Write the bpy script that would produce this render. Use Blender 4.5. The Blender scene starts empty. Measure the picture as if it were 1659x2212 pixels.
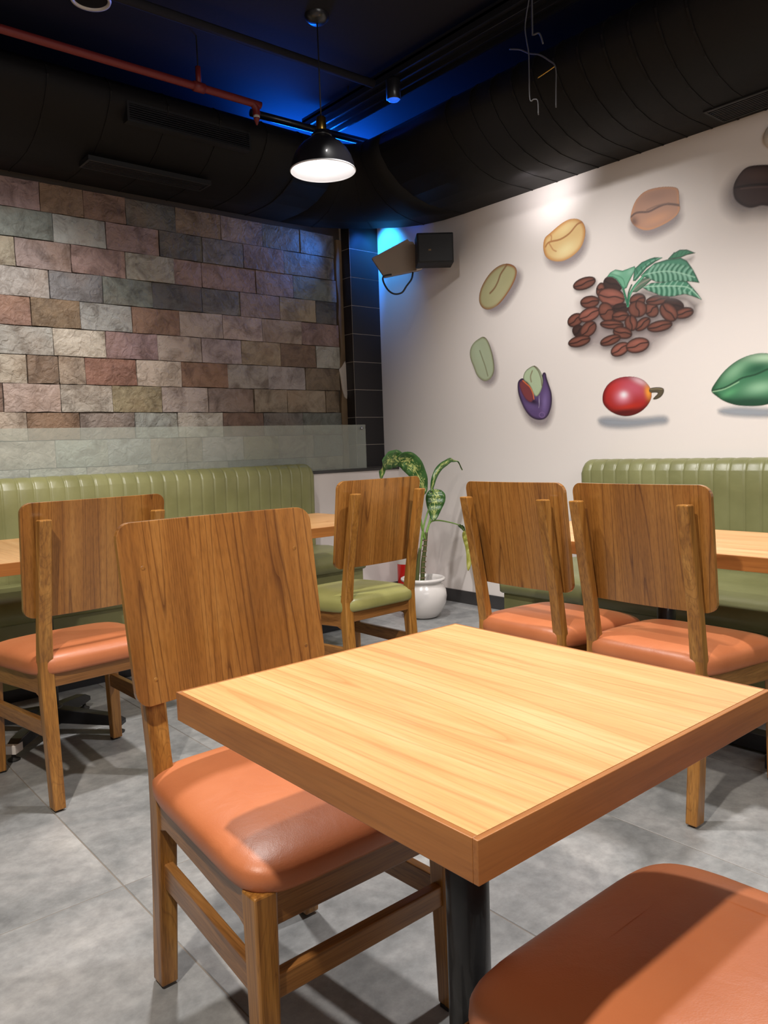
import bpy, bmesh, math, random
import numpy as np
from mathutils import Matrix, Vector
random.seed(7)
scene = bpy.context.scene
C = scene.collection

# ---------------------------------------------------------------- camera
H = 1.1
cam_d = bpy.data.cameras.new('camera'); cam = bpy.data.objects.new('camera', cam_d); C.objects.link(cam)
cam_d.sensor_fit = 'HORIZONTAL'; cam_d.sensor_width = 36.0; cam_d.lens = 36.0 * 1679.17 / 1659.0
cam_d.clip_start = 0.02; cam_d.clip_end = 60
_vx = Vector(((2820. - 829.5) / 1679.17, -(895. - 1106.) / 1679.17, -1.)).normalized()
_vy = Vector(((-597. - 829.5) / 1679.17, -(1012. - 1106.) / 1679.17, -1.)); _vy = (_vy - _vy.dot(_vx) * _vx).normalized()
_vz = _vx.cross(_vy)
cam.matrix_world = Matrix(((*_vx, 0), (*_vy, 0), (*_vz, H), (0, 0, 0, 1)))
scene.camera = cam

# ---------------------------------------------------------------- world, exposure
world = bpy.data.worlds.new('world'); scene.world = world; world.use_nodes = True
wb = world.node_tree.nodes['Background']
wb.inputs[0].default_value = (1.0, 0.92, 0.86, 1); wb.inputs[1].default_value = 0.14
vs = scene.view_settings
vs.view_transform = 'Standard'; vs.look = 'None'; vs.exposure = 0.0; vs.gamma = 1.0; vs.use_curve_mapping = False

# ---------------------------------------------------------------- lights of the room, with added fill and accent lamps
def spot(loc, target, power, col, size_deg, blend=.6, radius=.05):
    l = bpy.data.lights.new('unseen_spot', 'SPOT'); l.energy = power; l.color = col
    l.spot_size = math.radians(size_deg); l.spot_blend = blend; l.shadow_soft_size = radius
    o = bpy.data.objects.new('unseen_spot', l); C.objects.link(o); o.location = loc
    o.rotation_euler = (Vector(target) - Vector(loc)).to_track_quat('-Z', 'Y').to_euler(); return o
def area(loc, target, power, col, sx, sy):
    l = bpy.data.lights.new('unseen_area_light', 'AREA'); l.energy = power; l.color = col; l.shape = 'RECTANGLE'; l.size = sx; l.size_y = sy
    o = bpy.data.objects.new('unseen_area_light', l); C.objects.link(o); o.location = loc
    o.rotation_euler = (Vector(target) - Vector(loc)).to_track_quat('-Z', 'Y').to_euler(); return o
WARM = (1.0, .91, .80); NEUT = (1.0, .965, .935)
spot((-.45, .57, 2.95), (.2, .9, 0), 285, WARM, 125, .8, .05)
spot((1.15, 2.2, 2.95), (1.15, 2.4, 0), 215, NEUT, 120, .8, .06)
spot((2.45, 1.1, 2.95), (2.6, 1.2, 0), 215, NEUT, 120, .8, .06)
spot((1.0, 3.2, 2.92), (1.25, 4.6, 1.28), 150, NEUT, 72, 1.0, .06)
spot((2.25, 2.75, 2.95), (3.825, 2.7, .8), 150, NEUT, 92, 1.0, .05)  # added spot that brightens the mural wall, no fixture modelled
spot((3.62, 4.40, 2.72), (3.825, 4.38, 2.50), 16, (.02, .34, 1.0), 80, .6, .03)  # unseen blue corner light, split into this and the next two aimed spots
spot((3.50, 4.42, 2.58), (2.9, 4.62, 2.34), 9, (.03, .24, 1.0), 84, 1.0, .04)
spot((3.62, 4.30, 2.70), (3.68, 4.50, 2.48), 30, (.02, .20, 1.0), 62, .5, .03)
spot((3.50, 2.86, 2.50), (3.825, 2.94, 2.60), 5.5, (1, .95, .95), 120, 1.0, .03)  # added small lamp for the bright patch at the wall top, no fixture
area((.6, -1.7, 2.7), (1.6, 2.2, .2), 55, NEUT, 2.4, 1.8)  # added soft fill behind the camera, for the lit rest of the restaurant
area((3.25, 4.44, 3.05), (3.1, 3.44, 3.32), 34, (.005, .14, 1.0), .9, .06)  # unseen blue strip above the duct, tinting the ceiling

# ---------------------------------------------------------------- materials
def lin(c):
    return tuple(((v / 255.) / 12.92 if v / 255. <= .04045 else ((v / 255. + .055) / 1.055) ** 2.4) for v in c)
def newmat(name):
    m = bpy.data.materials.new(name); m.use_nodes = True
    nt = m.node_tree; b = nt.nodes['Principled BSDF']; return m, nt, b
def nd(nt, t, **kw):
    n = nt.nodes.new(t)
    for k, v in kw.items():
        if k.startswith('i_'): n.inputs[int(k[2:])].default_value = v
        else: setattr(n, k, v)
    return n
def plain(name, col, rough=.5, metal=0., emit=None, es=0., coat=0., bump=0., bs=200., var=0., spec=.5):
    m, nt, b = newmat(name); b.inputs['Specular IOR Level'].default_value = spec
    c = (*lin(col), 1); b.inputs['Base Color'].default_value = c
    b.inputs['Roughness'].default_value = rough; b.inputs['Metallic'].default_value = metal
    b.inputs['Coat Weight'].default_value = coat
    if emit: b.inputs['Emission Color'].default_value = (*lin(emit), 1); b.inputs['Emission Strength'].default_value = es
    tc = nd(nt, 'ShaderNodeTexCoord'); nz = nd(nt, 'ShaderNodeTexNoise'); nz.inputs['Scale'].default_value = bs; nz.inputs['Detail'].default_value = 4
    nt.links.new(tc.outputs['Object'], nz.inputs['Vector'])
    if bump:
        bp = nd(nt, 'ShaderNodeBump'); bp.inputs['Strength'].default_value = bump; bp.inputs['Distance'].default_value = .002
        nt.links.new(nz.outputs['Fac'], bp.inputs['Height']); nt.links.new(bp.outputs['Normal'], b.inputs['Normal'])
    if var:
        n2 = nd(nt, 'ShaderNodeTexNoise'); n2.inputs['Scale'].default_value = 3.0; n2.inputs['Detail'].default_value = 5
        nt.links.new(tc.outputs['Object'], n2.inputs['Vector'])
        mx = nd(nt, 'ShaderNodeMixRGB', blend_type='MULTIPLY'); mx.inputs[0].default_value = 1; mx.inputs[1].default_value = c
        rp = nd(nt, 'ShaderNodeValToRGB'); rp.color_ramp.elements[0].position = .3; rp.color_ramp.elements[0].color = (1 - var,) * 3 + (1,)
        rp.color_ramp.elements[1].position = .7; rp.color_ramp.elements[1].color = (1, 1, 1, 1)
        nt.links.new(n2.outputs['Fac'], rp.inputs[0]); nt.links.new(rp.outputs[0], mx.inputs[2]); nt.links.new(mx.outputs[0], b.inputs['Base Color'])
    return m
def ramp(nt, stops):
    r = nd(nt, 'ShaderNodeValToRGB'); e = r.color_ramp.elements
    while len(e) < len(stops): e.new(.5)
    for k, (p, c) in enumerate(stops): e[k].position = p; e[k].color = (*lin(c), 1)
    return r
def wood(name, axis, dark, mid, light, stretch=14., lines=None, line_amt=.55, rough=.35, coat=.25, dist=1.0, line_scale=16., line_w=.035, spec=.5, rnd=True, fine=.55, lstr=.10, lmul=26., flat=None):
    """wood with the grain running along one object axis; optional thin dark growth lines"""
    m, nt, b = newmat(name); k = nt.links.new
    tc = nd(nt, 'ShaderNodeTexCoord'); oi = nd(nt, 'ShaderNodeObjectInfo')
    add = nd(nt, 'ShaderNodeVectorMath', operation='MULTIPLY_ADD')
    cr = nd(nt, 'ShaderNodeCombineXYZ')
    mm = nd(nt, 'ShaderNodeMath', operation='MULTIPLY'); mm.inputs[1].default_value = 37. if rnd else 0.
    k(oi.outputs['Random'], mm.inputs[0])
    for i in range(3): k(mm.outputs[0], cr.inputs[i])
    add.inputs[1].default_value = (1, 1, 1); k(tc.outputs['Object'], add.inputs[0]); k(cr.outputs[0], add.inputs[2])
    mp = nd(nt, 'ShaderNodeMapping'); s = [stretch, stretch, stretch]; s[axis] = 1.0
    if flat is not None: s[flat] = .5
    mp.inputs['Scale'].default_value = s; k(add.outputs[0], mp.inputs['Vector'])
    n1 = nd(nt, 'ShaderNodeTexNoise'); n1.inputs['Scale'].default_value = 1.0; n1.inputs['Detail'].default_value = 6; n1.inputs['Roughness'].default_value = .65; n1.inputs['Distortion'].default_value = dist
    k(mp.outputs[0], n1.inputs['Vector'])
    r1 = ramp(nt, [(.32, dark), (.5, mid), (.7, light)]); k(n1.outputs['Fac'], r1.inputs[0])
    mp2 = nd(nt, 'ShaderNodeMapping'); s2 = [260., 260., 260.]; s2[axis] = 9.; mp2.inputs['Scale'].default_value = s2; k(add.outputs[0], mp2.inputs['Vector'])
    n2 = nd(nt, 'ShaderNodeTexNoise'); n2.inputs['Scale'].default_value = 1.0; n2.inputs['Detail'].default_value = 2; k(mp2.outputs[0], n2.inputs['Vector'])
    mx = nd(nt, 'ShaderNodeMixRGB', blend_type='MULTIPLY'); mx.inputs[0].default_value = fine; k(r1.outputs[0], mx.inputs[1])
    r2 = nd(nt, 'ShaderNodeValToRGB'); r2.color_ramp.elements[0].position = .33; r2.color_ramp.elements[0].color = (.45, .42, .4, 1); r2.color_ramp.elements[1].position = .55; r2.color_ramp.elements[1].color = (1, 1, 1, 1)
    k(n2.outputs['Fac'], r2.inputs[0]); k(r2.outputs[0], mx.inputs[2]); out = mx.outputs[0]
    if lines:
        mp3 = nd(nt, 'ShaderNodeMapping'); s3 = [line_scale] * 3; s3[axis] = line_scale * lstr
        if flat is not None: s3[flat] = .3
        mp3.inputs['Scale'].default_value = s3; k(add.outputs[0], mp3.inputs['Vector'])
        n3 = nd(nt, 'ShaderNodeTexNoise'); n3.inputs['Scale'].default_value = .55; n3.inputs['Detail'].default_value = 1.5; n3.inputs['Roughness'].default_value = .4; k(mp3.outputs[0], n3.inputs['Vector'])
        m1 = nd(nt, 'ShaderNodeMath', operation='MULTIPLY'); m1.inputs[1].default_value = lmul; k(n3.outputs['Fac'], m1.inputs[0])
        m2 = nd(nt, 'ShaderNodeMath', operation='FRACT'); k(m1.outputs[0], m2.inputs[0])
        r3 = nd(nt, 'ShaderNodeValToRGB'); e = r3.color_ramp.elements; e[0].position = 0; e[0].color = (1, 1, 1, 1); e[1].position = .5; e[1].color = (0, 0, 0, 1)
        e[1].position = .12; e.new(.9).color = (0, 0, 0, 1); e.new(1.0).color = (.5, .5, .5, 1)
        k(m2.outputs[0], r3.inputs[0])
        m3 = nd(nt, 'ShaderNodeMath', operation='MULTIPLY'); m3.inputs[1].default_value = line_amt; k(r3.outputs[0], m3.inputs[0])
        mz = nd(nt, 'ShaderNodeMixRGB'); k(m3.outputs[0], mz.inputs[0]); k(out, mz.inputs[1]); mz.inputs[2].default_value = (*lin(lines), 1); out = mz.outputs[0]
    k(out, b.inputs['Base Color'])
    b.inputs['Roughness'].default_value = rough; b.inputs['Coat Weight'].default_value = coat; b.inputs['Coat Roughness'].default_value = .2
    b.inputs['Specular IOR Level'].default_value = spec
    bp = nd(nt, 'ShaderNodeBump'); bp.inputs['Strength'].default_value = .12; bp.inputs['Distance'].default_value = .001; k(n2.outputs['Fac'], bp.inputs['Height']); k(bp.outputs[0], b.inputs['Normal'])
    return m
def leather(name, col, dark, rough=.42):
    m, nt, b = newmat(name); k = nt.links.new
    tc = nd(nt, 'ShaderNodeTexCoord')
    n1 = nd(nt, 'ShaderNodeTexNoise'); n1.inputs['Scale'].default_value = 5; n1.inputs['Detail'].default_value = 4; k(tc.outputs['Object'], n1.inputs['Vector'])
    r = ramp(nt, [(.3, dark), (.65, col)]); k(n1.outputs['Fac'], r.inputs[0]); k(r.outputs[0], b.inputs['Base Color'])
    v = nd(nt, 'ShaderNodeTexVoronoi'); v.inputs['Scale'].default_value = 420; k(tc.outputs['Object'], v.inputs['Vector'])
    n2 = nd(nt, 'ShaderNodeTexNoise'); n2.inputs['Scale'].default_value = 14; n2.inputs['Detail'].default_value = 3; n2.inputs['Distortion'].default_value = .6; k(tc.outputs['Object'], n2.inputs['Vector'])
    b1 = nd(nt, 'ShaderNodeBump'); b1.inputs['Strength'].default_value = .18; b1.inputs['Distance'].default_value = .0006; k(v.outputs['Distance'], b1.inputs['Height'])
    b2 = nd(nt, 'ShaderNodeBump'); b2.inputs['Strength'].default_value = .28; b2.inputs['Distance'].default_value = .006; k(n2.outputs['Fac'], b2.inputs['Height']); k(b1.outputs[0], b2.inputs['Normal']); k(b2.outputs[0], b.inputs['Normal'])
    b.inputs['Roughness'].default_value = rough; b.inputs['Specular IOR Level'].default_value = .5
    return m

M = {}
M['beech'] = wood('beech_laminate', 1, (208, 150, 94), (222, 168, 110), (234, 184, 130), stretch=22., rough=.36, coat=.12, dist=.5, lines=(186, 126, 72), line_amt=.6, line_scale=6., fine=.22)
M['beech_x'] = wood('beech_laminate_across', 0, (208, 150, 94), (222, 168, 110), (234, 184, 130), stretch=22., rough=.36, coat=.12, dist=.5, lines=(186, 126, 72), line_amt=.6, line_scale=6., fine=.22)
M['edge'] = wood('table_edge_wood', 1, (144, 88, 40), (162, 102, 48), (176, 116, 58), stretch=12., rough=.42, coat=.1, fine=.25)
M['edge_x'] = wood('table_edge_wood_across', 0, (144, 88, 40), (162, 102, 48), (176, 116, 58), stretch=12., rough=.42, coat=.1, fine=.25)
M['teak'] = wood('teak_post', 2, (126, 80, 32), (162, 110, 48), (186, 134, 66), stretch=30., rough=.36, coat=.3, lines=(84, 48, 22), line_amt=.4, line_scale=22.)
M['teak_y'] = wood('teak_rail', 1, (118, 76, 36), (146, 98, 50), (168, 118, 64), stretch=30., rough=.38, coat=.25)
M['teak_x'] = wood('teak_rail_across', 0, (118, 76, 36), (146, 98, 50), (168, 118, 64), stretch=30., rough=.38, coat=.25)
M['veneer'] = wood('teak_veneer', 2, (132, 84, 36), (154, 102, 46), (172, 120, 60), flat=1, stretch=26., rough=.26, coat=.7, dist=.3, lines=(76, 40, 16), line_amt=.78, line_scale=15., lstr=.03, lmul=24., fine=.35)
M['tan'] = leather('tan_leather', (192, 116, 74), (180, 104, 64))
M['green'] = leather('olive_leather', (148, 144, 88), (130, 128, 74), .34)
M['sofa_green'] = leather('sofa_leather', (140, 138, 92), (122, 120, 76), .36)
M['sofa_dark'] = leather('sofa_leather_grey_green', (126, 126, 86), (110, 110, 72), .34)
M['black_metal'] = plain('black_metal', (24, 24, 28), .42, .0, bump=.1, coat=.2)
M['black_paint'] = plain('black_duct_paint', (17, 15, 16), .62, bump=.25, bs=60, spec=.22)
M['black_ceiling'] = plain('black_ceiling_paint', (40, 39, 44), .9, bump=.3, bs=40, spec=.1)
M['white_wall'] = plain('painted_wall_white', (234, 226, 221), .52, bump=.12, bs=55)
M['low_wall'] = plain('white_low_wall', (236, 226, 222), .6, bump=.2, bs=25, var=.06)
M['granite'] = plain('black_granite', (58, 56, 56), .25, bump=.1, bs=120, var=.5)
M['base_tile'] = plain('skirting_slate', (62, 60, 60), .35, bump=.2, bs=30, var=.3)
M['black_tile'] = plain('black_tile', (34, 31, 33), .38, bump=.15, bs=30)
M['grout_light'] = plain('pale_grout', (128, 118, 108), .9)
M['grout_column'] = plain('light_grout', (190, 180, 168), .8)
M['mortar'] = plain('mortar', (84, 76, 68), .95, bump=.5, bs=80)
M['plaster'] = plain('brown_plaster', (140, 116, 88), .9, bump=.8, bs=40, var=.5)
M['paper'] = plain('torn_paper', (206, 196, 186), .8, bump=.3, bs=60)
M['red_pipe'] = plain('red_pipe_paint', (112, 32, 32), .5)
M['brass'] = plain('brass', (200, 160, 80), .28, 1.0)
M['lamp_black'] = plain('lamp_black', (28, 27, 32), .35, 0, coat=.3)
M['lamp_white'] = plain('lamp_white_enamel', (236, 236, 240), .4)
M['bulb'] = plain('bulb_glow', (255, 255, 255), .4, emit=(255, 250, 244), es=14)
M['blue_lens'] = plain('blue_lens', (40, 90, 220), .15, emit=(40, 110, 255), es=.8)
M['speaker'] = plain('speaker_black', (20, 20, 23), .6, bump=.3, bs=300)
M['beige_box'] = plain('beige_metal', (158, 142, 128), .5)
M['ceramic'] = plain('white_ceramic', (222, 216, 212), .22, coat=.4, bump=.05, bs=12)
M['soil'] = plain('dark_soil', (44, 34, 26), .95, bump=1., bs=90)
M['ext_red'] = plain('extinguisher_red', (206, 30, 22), .3, coat=.4)
M['white_plastic'] = plain('white_plastic', (220, 212, 204), .45)
M['grey_wire'] = plain('pale_wire', (84, 82, 84), .5)
M['dark_wire'] = plain('dark_wire', (30, 28, 30), .5)
M['rubber'] = plain('rubber_glide', (40, 38, 36), .7)
M['steel'] = plain('bright_steel', (200, 200, 205), .25, 1.)
M['grille'] = plain('grille_black', (22, 22, 24), .5)

# stone bricks: colour from the object, veins and pits from noise
def brick_mat():
    m, nt, b = newmat('slate_brick'); k = nt.links.new
    tc = nd(nt, 'ShaderNodeTexCoord'); oi = nd(nt, 'ShaderNodeObjectInfo')
    ad = nd(nt, 'ShaderNodeVectorMath', operation='ADD'); k(tc.outputs['Object'], ad.inputs[0]); 
    cr = nd(nt, 'ShaderNodeCombineXYZ'); mu = nd(nt, 'ShaderNodeMath', operation='MULTIPLY'); mu.inputs[1].default_value = 50; k(oi.outputs['Random'], mu.inputs[0])
    k(mu.outputs[0], cr.inputs[0]); k(mu.outputs[0], cr.inputs[2]); k(cr.outputs[0], ad.inputs[1])
    n1 = nd(nt, 'ShaderNodeTexNoise'); n1.inputs['Scale'].default_value = 7; n1.inputs['Detail'].default_value = 9; n1.inputs['Roughness'].default_value = .68; n1.inputs['Distortion'].default_value = .8; k(ad.outputs[0], n1.inputs['Vector'])
    r1 = nd(nt, 'ShaderNodeValToRGB'); e = r1.color_ramp.elements; e[0].position = .36; e[0].color = (.42, .37, .33, 1); e[1].position = .56; e[1].color = (1.08, 1.06, 1.04, 1); k(n1.outputs['Fac'], r1.inputs[0])
    mx = nd(nt, 'ShaderNodeMixRGB', blend_type='MULTIPLY'); mx.inputs[0].default_value = .85; k(oi.outputs['Color'], mx.inputs[1]); k(r1.outputs[0], mx.inputs[2])
    n3 = nd(nt, 'ShaderNodeTexNoise'); n3.inputs['Scale'].default_value = 3.5; n3.inputs['Detail'].default_value = 3; k(ad.outputs[0], n3.inputs['Vector'])
    r3 = nd(nt, 'ShaderNodeValToRGB'); r3.color_ramp.elements[0].position = .5; r3.color_ramp.elements[0].color = (0, 0, 0, 1); r3.color_ramp.elements[1].position = .72; r3.color_ramp.elements[1].color = (.3, .3, .3, 1); k(n3.outputs['Fac'], r3.inputs[0])
    m2 = nd(nt, 'ShaderNodeMixRGB'); k(r3.outputs[0], m2.inputs[0]); k(mx.outputs[0], m2.inputs[1]); m2.inputs[2].default_value = (*lin((150, 112, 78)), 1)
    k(m2.outputs[0], b.inputs['Base Color']); b.inputs['Roughness'].default_value = .62
    n2 = nd(nt, 'ShaderNodeTexNoise'); n2.inputs['Scale'].default_value = 26; n2.inputs['Detail'].default_value = 8; n2.inputs['Distortion'].default_value = 1.0; k(ad.outputs[0], n2.inputs['Vector'])
    bp = nd(nt, 'ShaderNodeBump'); bp.inputs['Strength'].default_value = 1.0; bp.inputs['Distance'].default_value = .014; k(n2.outputs['Fac'], bp.inputs['Height']); k(bp.outputs[0], b.inputs['Normal'])
    return m
M['brick'] = brick_mat()
def tile_mat():
    m, nt, b = newmat('cement_floor_tile'); k = nt.links.new
    tc = nd(nt, 'ShaderNodeTexCoord'); oi = nd(nt, 'ShaderNodeObjectInfo')
    ad = nd(nt, 'ShaderNodeVectorMath', operation='ADD'); k(tc.outputs['Object'], ad.inputs[0])
    cr = nd(nt, 'ShaderNodeCombineXYZ'); mu = nd(nt, 'ShaderNodeMath', operation='MULTIPLY'); mu.inputs[1].default_value = 40; k(oi.outputs['Random'], mu.inputs[0]); k(mu.outputs[0], cr.inputs[0]); k(mu.outputs[0], cr.inputs[1]); k(cr.outputs[0], ad.inputs[1])
    n1 = nd(nt, 'ShaderNodeTexNoise'); n1.inputs['Scale'].default_value = 2.6; n1.inputs['Detail'].default_value = 10; n1.inputs['Roughness'].default_value = .66; n1.inputs['Distortion'].default_value = .5; k(ad.outputs[0], n1.inputs['Vector'])
    r1 = ramp(nt, [(.30, (112, 114, 115)), (.46, (142, 143, 143)), (.60, (164, 163, 162)), (.76, (194, 191, 187))]); k(n1.outputs['Fac'], r1.inputs[0])
    n2 = nd(nt, 'ShaderNodeTexNoise'); n2.inputs['Scale'].default_value = 22; n2.inputs['Detail'].default_value = 6; n2.inputs['Roughness'].default_value = .7; k(ad.outputs[0], n2.inputs['Vector'])
    r2 = nd(nt, 'ShaderNodeValToRGB'); r2.color_ramp.elements[0].position = .36; r2.color_ramp.elements[0].color = (.78, .78, .78, 1); r2.color_ramp.elements[1].position = .64; r2.color_ramp.elements[1].color = (1.06, 1.06, 1.06, 1); k(n2.outputs['Fac'], r2.inputs[0])
    mx = nd(nt, 'ShaderNodeMixRGB', blend_type='MULTIPLY'); mx.inputs[0].default_value = 1; k(r1.outputs[0], mx.inputs[1]); k(r2.outputs[0], mx.inputs[2]); k(mx.outputs[0], b.inputs['Base Color'])
    b.inputs['Roughness'].default_value = .42
    bp = nd(nt, 'ShaderNodeBump'); bp.inputs['Strength'].default_value = .15; bp.inputs['Distance'].default_value = .002; k(n2.outputs['Fac'], bp.inputs['Height']); k(bp.outputs[0], b.inputs['Normal'])
    return m
M['tile'] = tile_mat()
def glass_mat():
    m, nt, b = newmat('dusty_glass'); k = nt.links.new
    out = nt.nodes['Material Output']; tr = nd(nt, 'ShaderNodeBsdfTransparent'); tr.inputs[0].default_value = (.93, .97, .95, 1)
    b.inputs['Base Color'].default_value = (*lin((214, 216, 206)), 1); b.inputs['Roughness'].default_value = .2
    mx = nd(nt, 'ShaderNodeMixShader'); mx.inputs[0].default_value = .25; k(tr.outputs[0], mx.inputs[1]); k(b.outputs[0], mx.inputs[2]); k(mx.outputs[0], out.inputs[0])
    return m
M['glass'] = glass_mat()
def leaf_mat(name, base, spot_c, yellow=False):
    m, nt, b = newmat(name); k = nt.links.new
    uv = nd(nt, 'ShaderNodeUVMap'); sp = nd(nt, 'ShaderNodeSeparateXYZ'); k(uv.outputs[0], sp.inputs[0])
    mp = nd(nt, 'ShaderNodeMapping'); mp.inputs['Scale'].default_value = (9, 7, 1); mp.inputs['Rotation'].default_value = (0, 0, .5); k(uv.outputs[0], mp.inputs['Vector'])
    n = nd(nt, 'ShaderNodeTexNoise'); n.inputs['Scale'].default_value = 1.4; n.inputs['Detail'].default_value = 4; n.inputs['Distortion'].default_value = 1.5; k(mp.outputs[0], n.inputs['Vector'])
    d = nd(nt, 'ShaderNodeMath', operation='SUBTRACT'); k(sp.outputs[1], d.inputs[0]); d.inputs[1].default_value = .5
    a = nd(nt, 'ShaderNodeMath', operation='ABSOLUTE'); k(d.outputs[0], a.inputs[0])
    s = nd(nt, 'ShaderNodeMath', operation='MULTIPLY_ADD'); k(a.outputs[0], s.inputs[0]); s.inputs[1].default_value = -.55; k(n.outputs['Fac'], s.inputs[2])
    r = ramp(nt, [(.42, base), (.50, spot_c), (.7, spot_c)]) ; k(s.outputs[0], r.inputs[0]); k(r.outputs[0], b.inputs['Base Color'])
    b.inputs['Roughness'].default_value = .38
    return m
M['leaf'] = leaf_mat('variegated_leaf', (52, 92, 40), (178, 186, 110))
M['leaf_yellow'] = leaf_mat('yellow_leaf', (150, 150, 60), (186, 180, 96))
M['stem'] = plain('plant_stem', (122, 158, 72), .45, var=.2)
M['cane'] = plain('plant_cane', (86, 92, 44), .6, bump=.4, bs=30, var=.4)
def paint_mat():
    m, nt, b = newmat('mural_paint'); k = nt.links.new
    at = nd(nt, 'ShaderNodeAttribute'); at.attribute_name = 'paint'; k(at.outputs['Color'], b.inputs['Base Color']); k(at.outputs['Alpha'], b.inputs['Alpha'])
    b.inputs['Roughness'].default_value = .5
    return m
M['paint'] = paint_mat()

# ---------------------------------------------------------------- object helpers
def obj(name, me, mat=None, parent=None, smooth=False):
    o = bpy.data.objects.new(name, me); C.objects.link(o)
    if mat is not None: me.materials.append(M[mat] if isinstance(mat, str) else mat)
    if parent is not None: o.parent = parent
    if smooth:
        me.polygons.foreach_set('use_smooth', [True] * len(me.polygons))
    return o
def mesh(name, vs_, fs):
    me = bpy.data.meshes.new(name); me.from_pydata([tuple(v) for v in vs_], [], fs); me.update(); return me
def from_bm(name, bm, recalc=True):
    if recalc: bmesh.ops.recalc_face_normals(bm, faces=bm.faces)
    me = bpy.data.meshes.new(name); bm.to_mesh(me); bm.free(); return me
def bevel(o, w=.003, seg=2, ang=.6):
    md = o.modifiers.new('bevel', 'BEVEL'); md.width = w; md.segments = seg; md.limit_method = 'ANGLE'; md.angle_limit = ang
    return o
def bx(bm, x0, y0, z0, x1, y1, z1):
    v = [bm.verts.new(p) for p in ((x0,y0,z0),(x1,y0,z0),(x1,y1,z0),(x0,y1,z0),(x0,y0,z1),(x1,y0,z1),(x1,y1,z1),(x0,y1,z1))]
    for f in ((3,2,1,0),(4,5,6,7),(0,1,5,4),(1,2,6,5),(2,3,7,6),(3,0,4,7)): bm.faces.new([v[i] for i in f])
def box(name, lo, hi, mat, parent=None, bev=0.):
    bm = bmesh.new(); bx(bm, *lo, *hi); o = obj(name, from_bm(name, bm, False), mat, parent)
    if bev: bevel(o, bev)
    return o
def sections(bm, secs):
    """loft of closed rings with the same vertex count, capped"""
    rings = [[bm.verts.new(p) for p in s] for s in secs]; n = len(rings[0])
    for a, b in zip(rings[:-1], rings[1:]):
        for i in range(n): bm.faces.new((a[i], a[(i+1) % n], b[(i+1) % n], b[i]))
    bm.faces.new(rings[0][::-1]); bm.faces.new(rings[-1])
def loft(name, secs, mat, parent=None, bev=0., smooth=False):
    bm = bmesh.new(); sections(bm, secs); o = obj(name, from_bm(name, bm), mat, parent, smooth)
    if bev: bevel(o, bev)
    return o
def tube(bm, pts, r, n=8, taper=None):
    pts = [Vector(p) for p in pts]; rings = []; up = Vector((0, 0, 1)); prev = None
    for i, p in enumerate(pts):
        t = (pts[min(i+1, len(pts)-1)] - pts[max(i-1, 0)]).normalized()
        a = prev if prev is not None else (up if abs(t.z) < .9 else Vector((1, 0, 0)))
        u = (a - a.dot(t) * t).normalized(); prev = u; w = t.cross(u)
        rr = r if taper is None else r + (taper - r) * i / (len(pts) - 1)
        rings.append([bm.verts.new(p + rr * (math.cos(2*math.pi*j/n) * u + math.sin(2*math.pi*j/n) * w)) for j in range(n)])
    for a, b in zip(rings[:-1], rings[1:]):
        for i in range(n): bm.faces.new((a[i], a[(i+1) % n], b[(i+1) % n], b[i]))
    bm.faces.new(rings[0][::-1]); bm.faces.new(rings[-1])
def smooth_path(pts, n=6):
    P = [Vector(p) for p in pts]; out = []
    for i in range(len(P) - 1):
        p0, p1, p2, p3 = P[max(i-1, 0)], P[i], P[i+1], P[min(i+2, len(P)-1)]
        for k in range(n):
            t = k / n; out.append(.5 * ((2*p1) + (p2-p0)*t + (2*p0-5*p1+4*p2-p3)*t*t + (-p0+3*p1-3*p2+p3)*t**3))
    out.append(P[-1]); return out
def tube_obj(name, pts, r, mat, parent=None, n=8, taper=None):
    bm = bmesh.new(); tube(bm, pts, r, n, taper); return obj(name, from_bm(name, bm), mat, parent, True)
def lathe(name, prof, mat, parent=None, n=40, center=(0, 0), cap=False):
    bm = bmesh.new(); rings = []
    for r, z in prof:
        rings.append([bm.verts.new((center[0] + r*math.cos(2*math.pi*j/n), center[1] + r*math.sin(2*math.pi*j/n), z)) for j in range(n)])
    for a, b in zip(rings[:-1], rings[1:]):
        for i in range(n): bm.faces.new((a[i], a[(i+1) % n], b[(i+1) % n], b[i]))
    if cap: bm.faces.new(rings[0][::-1]); bm.faces.new(rings[-1])
    return obj(name, from_bm(name, bm), mat, parent, True)
def empty(name, loc, rz, label, cat, group=None):
    o = bpy.data.objects.new(name, None); C.objects.link(o); o.empty_display_size = .1
    o.location = loc; o.rotation_euler = (0, 0, rz); tag(o, label, cat, group); return o
def tag(o, label, cat, group=None):
    o['label'] = label; o['category'] = cat
    if group: o['group'] = group
    return o
def struct(o, label=None):
    o['kind'] = 'structure'
    if label: o['label'] = label
    return o
def copy_tree(o, parent=None):
    c = o.copy(); C.objects.link(c); c.parent = parent
    for ch in list(o.children): copy_tree(ch, c)
    return c

# ================================================================ SETTING
XW, YL, YS, ZC = 3.825, 4.35, 4.60, 3.20        # mural wall, low wall face, stone wall face, ceiling
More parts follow.
